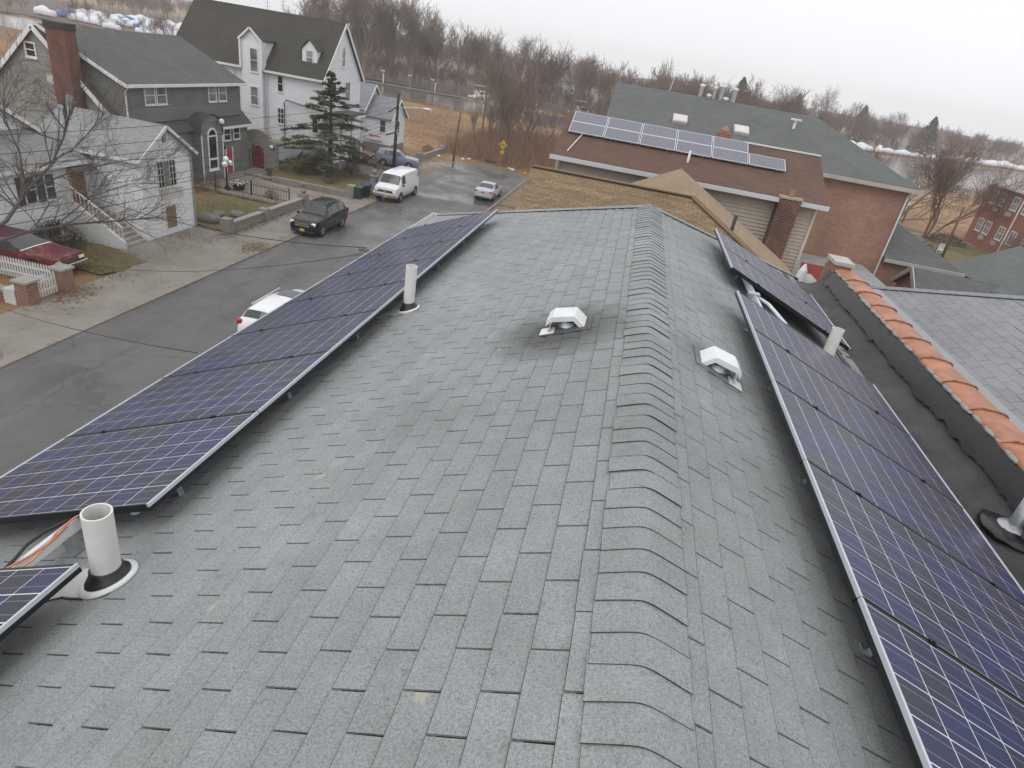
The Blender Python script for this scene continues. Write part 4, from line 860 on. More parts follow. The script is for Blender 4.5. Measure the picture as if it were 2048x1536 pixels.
# ================================================================== ground, road, yards
def river_near(x): return 142+ (x > 30)*(x-30)*.62 + 2.5*math.sin(x*.05)
def river_far(x): return 178+max(0, min(x, 170)+5)*.98+2*math.sin(x*.07+1)
gm = MB(); xs = [-2500, -1200, -600, -400]+[-300+6*i for i in range(101)]+[400, 600, 1200, 2500]; ysl = [-200, -80]+[-32+6*i for i in range(80)]+[460, 520, 700, 1100, 2000, 4500]
for yv in ysl:
    for xv in xs:
        d_ = min(yv-river_near(xv), river_far(xv)-yv); gm.v.append((xv, yv, -1.5 if d_ > 3 else (-1.5*max(0, d_+2)/5 if d_ > -2 else 0) if yv < 440 else 0))
nx = len(xs)
for j in range(len(ysl)-1):
    for i in range(nx-1): gm.f.append((j*nx+i, j*nx+i+1, (j+1)*nx+i+1, (j+1)*nx+i))
def groundmat():
    t = NT('dry_grass_ground'); p = t.pos(); n1 = t.noise(p, .045, 6, .6); n2 = t.noise(p, .6, 6, .7); n3 = t.noise(p, 9, 4)
    cc = t.ramp(n1, (.36, (.17, .105, .058)), (.5, (.28, .165, .078)), (.62, (.37, .245, .13)), (.72, (.15, .11, .055)))
    cc = t.mix(1, cc, t.ramp(n2, (.3, .6), (.7, 1.25)), 'MULTIPLY'); cc = t.mix(1, cc, t.ramp(n3, (.3, .75), (.7, 1.2)), 'MULTIPLY')
    t.set(Base_Color=cc, Roughness=.95); t.bump(t.noise(p, 3, 6, .7), .15); return t.m
tag(gm.build('ground', groundmat()), kind='structure')
def watermat():
    t = NT('river_water'); t.set(Base_Color=(.075, .08, .075), Roughness=.09); n = t.noise(t.pos(), .9, 4, .6); t.bump(n, .04); return t.m
wm = MB(); wm.poly([(-400,120,-.45), (400,120,-.45), (400,440,-.45), (-400,440,-.45)]); tag(wm.build('water', watermat()), kind='structure')
def asphalt():
    t = NT('worn_asphalt'); p = t.pos(); n = t.noise(p, .35, 6, .65); f = t.noise(p, 40, 3)
    st = t.n('ShaderNodeMapping'); st.inputs['Scale'].default_value = (1.1, .12, 1); t.l(p, st.inputs[0]); ns = t.noise(st.outputs[0], 1, 5, .6)
    cc = t.ramp(t.math('ADD', t.math('MULTIPLY', n, .5), t.math('MULTIPLY', ns, .5)), (.34, (.075, .074, .073)), (.5, (.112, .110, .107)), (.66, (.155, .146, .135)))
    cc = t.mix(1, cc, t.ramp(f, (.3, .85), (.7, 1.15)), 'MULTIPLY')
    # crack lines and the brown dirt along the gutters
    v = t.n('ShaderNodeTexVoronoi', feature='DISTANCE_TO_EDGE'); v.inputs['Scale'].default_value = .22; wp = t.n('ShaderNodeVectorMath', operation='ADD'); t.l(p, wp.inputs[0]); nn = t.n('ShaderNodeTexNoise'); nn.inputs['Scale'].default_value = 1.1; t.l(p, nn.inputs['Vector']); t.l(nn.outputs['Color'], wp.inputs[1]); t.l(wp.outputs[0], v.inputs['Vector'])
    cc = t.mix(t.math('MULTIPLY', t.math('LESS_THAN', v.outputs['Distance'], .009), .3), cc, (.035, .035, .035))
    sp_ = t.n('ShaderNodeSeparateXYZ'); t.l(p, sp_.inputs[0]); e = t.math('ADD', sp_.outputs[0], t.math('MULTIPLY', t.noise(p, .4, 5), 2.2))
    cc = t.mix(t.ramp(t.math('MULTIPLY', t.math('ADD', e, 20), .3), (.12, .8), (.50, 0)), cc, (.17, .125, .085))
    wet = t.ramp(t.noise(p, .16, 5, .6), (.46, 0), (.58, 1))
    cc = t.mix(t.math('MULTIPLY', wet, .35), cc, (.045, .045, .047))
    t.set(Base_Color=cc, Roughness=t.math('SUBTRACT', .68, t.math('MULTIPLY', wet, .50))); t.bump(f, .004); return t.m
def concrete(name, c, joint=1.5):
    t = NT(name); p = t.pos(); n = t.noise(p, .5, 6, .7); f = t.noise(p, 30, 3)
    cc = t.ramp(t.math('ADD', t.math('MULTIPLY', n, .75), t.math('MULTIPLY', f, .25)), (.33, sc(c, .68)), (.5, c), (.66, sc(c, 1.2)))
    sp_ = t.n('ShaderNodeSeparateXYZ'); t.l(p, sp_.inputs[0])
    j = t.math('LESS_THAN', t.math('FRACT', t.math('DIVIDE', sp_.outputs[1], joint)), .012)
    cc = t.mix(t.math('MULTIPLY', j, .75), cc, sc(c, .4)); t.set(Base_Color=cc, Roughness=.82); t.bump(f, .003); return t.m
rd = MB(); rd.poly([(-19.55,-40,.02), (-11.3,-40,.02), (-11.3,68,.02), (-11.5,72.4,.02), (-13.2,74.0,.02), (-15.6,75.0,.02), (-18.4,75.4,.02), (-20.7,73,.02), (-22.4,70.6,.02), (-23.2,68.5,.02), (-23.3,59.8,.02), (-21.5,57.5,.02), (-20.2,53.5,.02), (-19.7,50,.02)])
tag(rd.build('road', asphalt()), kind='structure')
M_PATCH = mat('asphalt_patch', (.125, .12, .115), .75, .2, 1.2, bump=.004, bs=50)
for i, q in enumerate((((-18.6,23.5),(-16.4,24.6)), ((-17.2,30.2),(-15.4,33.6)), ((-16.0,44.5),(-13.8,46.3)), ((-18.9,16.5),(-17.2,19.0)))):
    b = MB(); (xa, ya), (xb, yb) = q; b.poly([(xa,ya,.024),(xb,ya+.2,.024),(xb-.1,yb,.024),(xa+.15,yb-.1,.024)]); tag(b.build('road_patch', M_PATCH), kind='structure')
b = MB().tube([(-15.2,35.6,.022),(-15.2,35.6,.03)], .36, 20); tag(b.build('manhole_cover', mat('cast_iron', (.05,.045,.04), .6, .2, 8)), 'round iron manhole cover in the road opposite the dark car', 'manhole cover')
M_CON = concrete('pavement_concrete', (.235, .215, .188)); M_DRV = concrete('brown_driveway', (.235, .20, .165), 2.4)
pv = MB(); pv.box((-22.9,-40,-.1), (-19.56,48.4,.075)); tag(pv.build('pavement', M_CON), kind='structure')
dv = MB().box((-25.1,25.6,-.1), (-22.9,33.4,.06)); tag(dv.build('front_path', M_CON), kind='structure')
dv = MB().box((-31.8,41.7,-.1), (-22.9,47.3,.055)); dv.box((-31.85,47.3,-.1), (-29.2,51.2,.05)); tag(dv.build('driveway', M_DRV), kind='structure')
dv = MB(); dv.poly([(-30.5,57,.03), (-22.8,57.5,.03), (-22.8,62.5,.03), (-24.2,69.5,.03), (-29.5,66,.03)]); tag(dv.build('rear_driveway', mat('dark_drive', (.14,.125,.11), .8, .25, .6)), kind='structure')
def lawnmat():
    t = NT('winter_lawn'); p = t.pos(); n = t.noise(p, .5, 6, .7); n2 = t.noise(p, 12, 5, .75)
    cc = t.ramp(t.math('ADD', t.math('MULTIPLY', n, .6), t.math('MULTIPLY', n2, .4)), (.36, (.17, .115, .06)), (.5, (.165, .135, .062)), (.64, (.125, .13, .048)))
    t.set(Base_Color=cc, Roughness=.95); t.bump(n2, .06); return t.m
M_LAWN = lawnmat()
def sheet(name, pts, m_, z): b = MB(); b.poly([(x, y_, z) for x, y_ in pts]); return tag(b.build(name, m_), kind='structure')
def rough_poly(pts, seed, step=.5, amp=.18):
    rg = random.Random(seed); out = []
    for i in range(len(pts)):
        a, c = Vector(pts[i]), Vector(pts[(i+1) % len(pts)]); k = max(1, int((c-a).length/step))
        for j in range(k): q = a.lerp(c, j/k); out.append((q.x+rg.uniform(-amp, amp), q.y+rg.uniform(-amp, amp)))
    return out
sheet('lawn', rough_poly([(-27.9,25.2),(-23.9,23.9),(-22.95,24.4),(-22.8,26.6),(-24.6,27.3),(-27.9,27.4)], 1), M_LAWN, .085)
sheet('lawn', rough_poly([(-29,33.6),(-22.7,33.6),(-22.7,41.0),(-29,41.0)], 2), M_LAWN, .075)
sheet('lawn', rough_poly([(-29.1,48.1),(-21.7,47.9),(-21.9,54.5),(-24.2,57.2),(-29.8,57),(-32.5,55.5),(-31.5,51.9)], 3), M_LAWN, .065)
def scatter(name, label, cat, spots, n_, m_, s0, s1, seed, blade=False):
    rg = random.Random(seed); b = MB(); tot = sum(q[3] for q in spots)
    for cx_, cy_, rad, wgt in spots:
        for _ in range(int(n_*wgt/tot)):
            x, y_ = cx_+rg.gauss(0, rad[0]), cy_+rg.gauss(0, rad[1]); s_ = rg.uniform(s0, s1); a = rg.uniform(0, 6.28); z = .09
            if blade: b.add([(x-s_*.12*math.cos(a),y_-s_*.12*math.sin(a),z-.03),(x+s_*.12*math.cos(a),y_+s_*.12*math.sin(a),z-.03),(x+rg.uniform(-.5,.5)*s_,y_+rg.uniform(-.5,.5)*s_,z+s_)], [(0,1,2)])
            else: b.add([(x-s_*math.cos(a),y_-s_*math.sin(a),z),(x+s_*.6*math.sin(a),y_-s_*.6*math.cos(a),z+rg.uniform(0,.04)),(x+s_*math.cos(a),y_+s_*math.sin(a),z+rg.uniform(0,.03)),(x-s_*.6*math.sin(a),y_+s_*.6*math.cos(a),z+rg.uniform(0,.04))], [(0,1,2,3)])
    return tag(b.build(name, m_), label, cat, kind='stuff')
scatter('leaf_litter', 'dead brown leaves scattered along the pavement edges', 'leaves', [(-20.2,31.8,(.45,.6),3), (-22.5,21.5,(.5,.7),3), (-22.4,35,(.2,2.5),2), (-19.8,40,(.25,8),2), (-11.0,55,(.4,10),3), (-16,75.8,(3,.6),3), (-21.5,70,(1.2,3),2), (-24.2,31.5,(.5,1),1), (-22.0,45,(1,2),1)], 2600, mat('leaf_litter', (.21,.14,.075), .95, .4, 4), .03, .07, 11)
scatter('grass_tufts', 'short winter grass tufts on the front lawns', 'grass', [(-25.4,25.8,(1.2,.75),2), (-25.5,37.3,(1.7,2),4), (-26.5,52,(2.2,2.2),4), (-24,24.4,(1,.4),1), (-22.9,37,(.1,3),1)], 9000, M_LAWN, .05, .14, 12, True)
sheet('verge', [(-11.28,30),(-8.2,30),(-8.2,73.5),(-11.28,72.6)], mat('bare_verge', (.20,.145,.10), .95, .35, 1, bump=.03, bs=8), .012)
sheet('verge', rough_poly([(-22.7,8),(-20.0,8),(-19.9,15.9),(-21.2,16.7),(-22.7,16.9)], 17, .5, .1), MATS['bare_verge'], .081)
kb = MB().box((-11.42,20,-.1), (-11.25,71.5,.14)); tag(kb.build('kerb', M_CON), kind='structure')
for y0 in (51.8, 55.6): tag(MB().box((-11.2,y0,-.05), (-8.6,y0+.14,.16)).build('kerb', M_CON), kind='structure')
tag(MB().box((-8.6,48,-.05), (-7.6,60,.1)).build('walkway', M_CON), kind='structure')

# ================================================================== garden walls, fences, lamps
M_STN = mat('grey_block_wall', (.245,.225,.205), .9, .22, 2.2, bump=.02, bs=9)
lw = thing('low_garden_wall', 'long low grey garden wall along the pavement beside the dark car', 'wall', (-22.7, 37.5, 0))
MB().box((-22.95,33.3,0), (-22.65,42.3,.62)).build('wall', M_STN, lw); MB().box((-23.0,33.3,.62), (-22.6,42.3,.70)).build('coping', mat('wall_coping', (.30,.28,.25), .85, .15, 2), lw)
for yv, h_ in ((33.2, 1.0), (37.2, .85), (42.4, .95)): MB().box((-23.1,yv-.28,0), (-22.5,yv+.28,h_)).build('pillar', M_STN, lw, bevel=.03)
b = MB().ball((-22.8,42.4,1.13), .2, 12, 8).lathe((-22.8,42.4,1.3), [(.12, 0), (.08, .08), (.1, .1)], 10).ball((-22.8,42.4,1.62), .17, 12, 8); b.build('ball_finial', M_STN, lw, True)
l2 = thing('low_garden_wall', 'low grey wall running from the wheelie bins towards the arched gate', 'wall', (-24, 47.6, 0))
MB().box((-28.2,47.42,0), (-21.6,47.72,.48)).build('wall', M_STN, l2); MB().box((-21.75,47.2,0), (-21.15,47.9,1.05)).build('pillar', M_STN, l2, bevel=.05)
bp = thing('ball_pillar', 'stone gate pillar topped by a ball, behind the white van', 'pillar', (-21, 51.0, 0)); MB().box((-21.25,50.75,0), (-20.75,51.25,1.3)).build('shaft', M_STN, bp, bevel=.03); MB().box((-21.32,50.68,1.3), (-20.68,51.32,1.4)).build('cap', M_STN, bp); MB().lathe((-21,51,1.4), [(.12, 0), (.09, .1)], 10).ball((-21,51,1.7), .21, 12, 8).build('ball', M_STN, bp, True)
l3 = thing('low_garden_wall', 'short low wall beside the silver-blue car at the road end', 'wall', (-23.6, 72, 0)); MB().box((-23.8,70.2,0), (-23.4,79,.55)).build('wall', M_STN, l3); MB().box((-23.95,69.8,0), (-23.25,70.4,.85)).build('pillar', M_STN, l3, bevel=.04); MB().box((-23.95,78.6,0), (-23.25,79.3,.8)).build('pillar', M_STN, l3, bevel=.04)
l4 = thing('stone_edging', 'rough stone edging in front of the grey house path', 'wall', (-30, 49, 0)); rg = random.Random(21); b = MB()
for i in range(10): MB().rock((-30.8+.33*i, 48.05+rg.uniform(-.05,.05), .12), (.2,.13,.16), rg).build('stone', M_STN, l4, True)
M_IRON = mat('black_iron', (.015,.015,.016), .5, .2)
fe_ = thing('iron_fence', 'black iron railing on a rough stone base by the lamp post', 'fence', (-26, 41.3, 0)); rg = random.Random(5)
for i in range(20): MB().rock((-28.7+.28*i, 41.3+rg.uniform(-.06,.06), .16), (.19,.16,.22), rg).build('stone', M_STN, fe_, True)
for i in range(46): MB().lathe((-28.9+.12*i, 41.3, .3), [(.011, 0), (.011, .95), (.02, .97), (.002, 1.08)], 5).build('picket', M_IRON, fe_)
MB().box((-29,41.285,.45), (-23.3,41.315,.48)).build('rail', M_IRON, fe_); MB().box((-29,41.285,1.1), (-23.3,41.315,1.13)).build('rail', M_IRON, fe_)
for x in (-29, -26.2, -23.3): MB().box((x-.03,41.27,.2), (x+.03,41.33,1.4)).build('post', M_IRON, fe_)
lp = thing('globe_lamp_post', 'black lamp post with three white globes outside the grey house', 'lamp post', (-28.8, 42.4, 0))
MB().lathe((-28.8,42.4,0), [(.22, 0), (.2, .25), (.1, .4), (.06, .6), (.05, 1.75), (.08, 1.8), (.05, 1.9)], 12).build('post', M_IRON, lp, True)
for dx, dy_, z in ((0, 0, 2.25), (.12, -.34, 1.95), (.05, .38, 1.95)):
    MB().tube([(-28.8,42.4,1.8), (-28.8+dx*.6,42.4+dy_*.6,1.72), (-28.8+dx,42.4+dy_,z-.2)], .03, 6).build('arm', M_IRON, lp); MB().ball((-28.8+dx,42.4+dy_,z), .2, 14, 10).build('globe', M_GLOBE, lp, True)
fl = thing('flower_planter', 'dark planter full of white flowers below the globe lamp', 'planter', (-28.4, 43.2, 0)); MB().lathe((-28.4,43.2,.05), [(.3, 0), (.5, .35), (.52, .4), (.4, .4)], 14).build('pot', M_IRON, fl, True); b = MB(); rg = random.Random(4)
for i in range(40): b.rock((-28.4+rg.gauss(0,.3), 43.2+rg.gauss(0,.4), .5+rg.uniform(0,.12)), (.07,.07,.05), rg, 5, 3)
b.build('flowers', mat('white_flowers', (.7,.7,.72), .7), fl)['kind'] = 'stuff'
pt = thing('stone_urn', 'brown stone urn on the edging before the arched gate', 'urn', (-29.5, 49.3, 0)); MB().lathe((-29.5,49.3,.05), [(.16, 0), (.12, .12), (.3, .5), (.33, .55), (.25, .55)], 14).build('urn', mat('brown_urn', (.12,.09,.07), .8), pt, True)
sk = thing('cellar_hatch', 'sloping grey cellar hatch against the big white house', 'hatch', (-32, 55.8, 0)); pbuild([(55.0,0),(56.9,0),(56.9,1.1),(55.0,.25)], 'x', -34.2, -30.6, 'hatch_box', mat('slate_metal', (.10,.11,.12), .5), sk); fixn(MB().slab([(-34.25,54.95,.27),(-30.55,54.95,.27),(-30.55,56.9,1.14),(-34.25,56.9,1.14)], .04).build('lid', mat('grey_hatch', (.22,.24,.26), .5), sk))
# picket fence and brick gate pillars, left
M_PB = brick('gate_pillar_brick', (.24,.11,.075), (.31,.15,.10), (.36,.32,.28), .22, .08)
for i, yv in enumerate((20.0, 21.75)):
    o = thing('brick_pillar', ['nearer', 'farther'][i]+' brick gate pillar by the white picket fence', 'pillar', (-23, yv, 0), 'brick gate pillars'); MB().box((-23.28,yv-.27,0), (-22.72,yv+.27,1.0+.05*i)).build('shaft', M_PB, o); MB().box((-23.36,yv-.34,1.0+.05*i), (-22.64,yv+.34,1.09+.05*i)).build('cap', mat('grey_cap', (.32,.31,.29), .8), o)
def pickets(root, p0, p1, h, n):
    p0, p1 = Vector(p0), Vector(p1); d = (p1-p0)/n; pr = d.normalized()*.036; q = Vector((-d.y, d.x, 0)).normalized()*.012
    for i in range(n):
        c = p0+d*(i+.5); vs = [c-pr, c+pr, c+pr+Vector((0,0,h-.08)), c+Vector((0,0,h)), c-pr+Vector((0,0,h-.08))]; b = MB().slab(vs, .022); fixn(b.build('picket', M_TRIM, root))
    for z in (.25, h-.28): MB().bar(p0+Vector((0,0,z))+q*2, p1+Vector((0,0,z))+q*2, .03, .08).build('rail', M_TRIM, root)
pf = thing('picket_fence', 'white picket fence in front of the old red car', 'fence', (-26, 21.8, 0)); pickets(pf, (-23.35,21.85,.12), (-30.2,21.7,.12), .9, 52)
pg = thing('picket_gate', 'small white picket gate between the brick pillars', 'gate', (-23, 20.9, 0)); pickets(pg, (-23,20.32,.12), (-23,21.42,.12), .95, 8)
wb_ = thing('low_brick_wall', 'low brick wall with white block beside the nearer gate pillar', 'wall', (-25, 19.9, 0)); MB().box((-29,19.75,0), (-23.3,20.1,.45)).build('wall', M_PB, wb_); MB().box((-29,19.7,.45), (-23.9,20.15,.53)).build('coping', mat('grey_cap', (.32,.31,.29), .8), wb_); MB().box((-23.85,19.7,0), (-23.32,20.2,.62)).build('white_block', mat('white_render', (.62,.62,.61), .8), wb_)
# boulders, bins, rubbish
rg = random.Random(31)
for i, (x, y_, d_, lb) in enumerate(((-25.0,34.7,(.75,.5,.35),'largest grey boulder on the lawn behind the low wall'), (-25.3,36.1,(.4,.4,.25),'small grey boulder on the lawn, right of the large one'), (-24.3,36.6,(.5,.35,.3),'mid-sized boulder close behind the low wall'))):
    tag(MB().rock((x,y_,d_[2]*.7), d_, rg, 10, 7).build('boulder', mat('grey_boulder', (.19,.18,.17), .9, .3, 3, bump=.03, bs=7), None, True), lb, 'boulder', 'boulders on the lawn')
def bin_(x, y_, m_, h, lb):
    o = thing('wheelie_bin', lb, 'bin', (x, y_, 0), 'bins beside the white van'); b = MB(); b.add([(x-.24,y_-.26,.05),(x+.24,y_-.26,.05),(x+.24,y_+.26,.05),(x-.24,y_+.26,.05),(x-.31,y_-.32,h),(x+.31,y_-.32,h),(x+.31,y_+.32,h),(x-.31,y_+.32,h)], [(3,2,1,0),(4,5,6,7),(0,1,5,4),(1,2,6,5),(2,3,7,6),(3,0,4,7)]); b.build('body', m_, o, bevel=.03)
    fixn(MB().slab([(x-.35,y_-.36,h+.03),(x+.35,y_-.36,h+.03),(x+.35,y_+.36,h+.12),(x-.35,y_+.36,h+.12)], .05).build('lid', m_, o)); 
    for s_ in (-1, 1): MB().tube([(x-.3, y_+s_*.22, .1), (x-.3, y_+s_*.28, .1)], .1, 10).build('wheel', M_RUB, o)
bin_(-20.9, 47.7, mat('green_bin', (.02,.05,.045), .45), .95, 'dark green wheelie bin next to the wall pillar'); bin_(-20.75, 48.7, mat('black_bin', (.02,.022,.025), .45), 1.0, 'black wheelie bin behind the green one')
tag(MB().rock((-21.0,49.7,.75), (.32,.34,.36), rg, 9, 7).build('blue_bag', mat('blue_plastic', (.02,.06,.30), .35), None, True), 'blue plastic bag on the bins beside the van', 'bag'); tag(MB().box((-21.2,49.45,.02), (-20.7,50.0,.45)).build('cardboard_box', mat('cardboard', (.34,.24,.14), .85)), 'cardboard box under the blue bag', 'box'); tag(MB().rock((-20.55,50.35,.18), (.35,.3,.2), rg, 8, 5).build('white_bag', mat('white_plastic', (.7,.7,.72), .4), None, True), 'white plastic bag on the ground before the van', 'bag')
rg = random.Random(77); trash = [((.75,.75,.77), 'pale'), ((.7,.32,.04), 'orange'), ((.5,.45,.4), 'tan')]
for i, (x, y_, k) in enumerate(((-13.9,75.6,0), (-14.4,75.9,2), (-12.2,74.6,1), (-11.4,74.2,0), (-10.9,74.4,0), (-10.6,71.5,0), (-20.2,76.2,0), (-19.7,77.3,0), (-21.2,75.6,2), (-22.9,75.2,0), (-24.4,73.6,0))):
    b = MB(); s_ = rg.uniform(.16, .3); b.rock((x,y_,.1), (s_,s_*.7,.13), rg, 6, 4); tag(b.build('litter', mat('litter_'+trash[k][1], trash[k][0], .6), None), 'scrap of %s litter on the rough ground at the road end' % trash[k][1], 'litter', 'litter at the road end %s' % trash[k][1])
tag(MB().rock((-17.2,78.0,.25), (.75,.3,.22), rg, 8, 5).build('dumped_tyre_heap', M_RUB, None, True), 'dark dumped heap at the edge of the thicket, left of the yellow sign', 'rubbish')
# poles, street lamp, sign, wires
M_POLE = mat('creosote_pole', (.045,.036,.03), .9, .3, 3); M_POLE2 = mat('brown_pole', (.16,.095,.065), .9, .25, 2)
up = thing('utility_pole', 'dark wooden utility pole with street lamp arm behind the white van', 'utility pole', (-23.5, 62.1, 0))
MB().tube([(-23.5,62.1,0), (-23.45,62.1,7.1)], [.17, .12], 10).build('pole', M_POLE, up, True); MB().tube([(-23.45,62.1,5.75),(-22.2,62.3,6.05),(-20.9,62.4,6.15)], .035, 6).build('lamp_arm', M_GALV, up)
b = MB().ball((0,0,0), .2, 12, 8); b.v = [(-20.6+v[0]*2.1, 62.4+v[1], 6.12+v[2]*.62) for v in b.v]; b.build('lamp_head', M_TRIM, up, True)
MB().tube([(-23.32,62.0,3.4),(-23.32,62.0,3.9)], .1, 8).build('transformer', M_GALV, up); MB().bar((-24.2,61.6,5.3), (-23.3,62.0,6.0), .08, .1).build('bracket', M_POLE, up); MB().bar((-24.4,61.9,3.2), (-23.4,62.1,3.6), .12, .12).build('cable_box', M_RUB, up)
u2 = thing('utility_pole', 'slender brown wooden pole at the end of the road', 'utility pole', (-20.7, 73.9, 0)); MB().tube([(-20.7,73.9,0), (-20.55,73.9,3.3)], [.13, .12], 8).build('pole_base', M_POLE2, u2, True); MB().tube([(-20.55,73.9,3.3), (-20.3,73.9,7.4)], [.12, .09], 8).build('pole_top', mat('grey_pole', (.23,.20,.17), .9, .2, 3), u2, True); MB().box((-20.7,73.8,7.2), (-19.9,74.0,7.32)).build('crossarm', M_POLE2, u2)
sn = thing('dead_end_sign', 'yellow diamond road sign at the dead end', 'road sign', (-15.7, 77.0, 0)); MB().tube([(-15.7,77.02,0), (-15.7,77.02,3.0)], .035, 6).build('post', M_GALV, sn)
M_YEL = mat('sign_yellow', (.60,.37,.02), .45, .06); q = .42; zc = 2.45; b = MB().slab([(-15.7,76.97,zc-q*1.25),(-15.7+q*1.25,76.97,zc),(-15.7,76.97,zc+q*1.25),(-15.7-q*1.25,76.97,zc)], .02); fixn(b.build('diamond', M_YEL, sn)); fixn(MB().slab([(-15.95,76.97,1.42),(-15.5,76.97,1.42),(-15.5,76.97,1.8),(-15.95,76.97,1.8)], .02).build('plate', M_YEL, sn))
tx = bpy.data.curves.new('lettering', 'FONT'); tx.body = 'END'; tx.size = .34; tx.align_x = 'CENTER'; tx.extrude = .002; tmp_ = bpy.data.objects.new('lettering', tx); tme = bpy.data.meshes.new_from_object(tmp_); bpy.data.objects.remove(tmp_); tme.materials.append(M_RUB); to = bpy.data.objects.new('lettering', tme); col.objects.link(to); to.parent = sn; to.location = (0,-.06,2.33); to.rotation_euler = (R(90),0,0)
M_WIRE = mat('black_wire', (.02,.02,.022), .6)
def wire(p, q_, sag, r_, lb, grp='overhead wires along the street'):
    p, q_ = Vector(p), Vector(q_); n_ = 26; pts = [p.lerp(q_, i/n_)-Vector((0,0,sag*4*(i/n_)*(1-i/n_))) for i in range(n_+1)]
    tag(MB().tube(pts, r_, 4, False).build('overhead_wire', M_WIRE), lb, 'wire', grp)
LBW = ['highest overhead wire crossing in front of the left-hand houses', 'second highest wire crossing in front of the left-hand houses', 'third highest wire in front of the left-hand houses', 'middle wire of those crossing the white house front', 'third lowest wire in front of the white house', 'second lowest wire in front of the white house', 'lowest of the street wires crossing the white house front']
for i, (za, zb, x) in enumerate(((6.6,6.4,-23.8), (6.1,5.9,-23.2), (5.6,5.6,-23.5), (5.1,4.9,-23.4), (4.5,4.6,-23.6), (4.1,4.3,-23.3), (3.6,4.1,-23.5))):
    wire((x,8,za+.25), (-23.45,62.0,zb), .5+.1*i, (.012 if i < 5 else .015), LBW[i])
wire((-21.49,12.13,11.98), (-4.15,9.2,8.95), 1.68, .0065, 'upper twisted service wire dropping across the street to our roof', 'service drops'); wire((-23.1,17.64,4.28), (-4.15,9.0,8.9), 1.02, .005, 'middle thin service wire dropping across the street to our roof', 'service drops'); wire((-23.2,14.06,5.76), (-4.15,5.0,8.9), .9, .005, 'lowest service wire crossing low over the near road', 'service drops'); wire((-23.45,62,4.2), (-31.9,49.5,4.6), .5, .010, 'short wire from the far pole to the grey house', 'service drops')

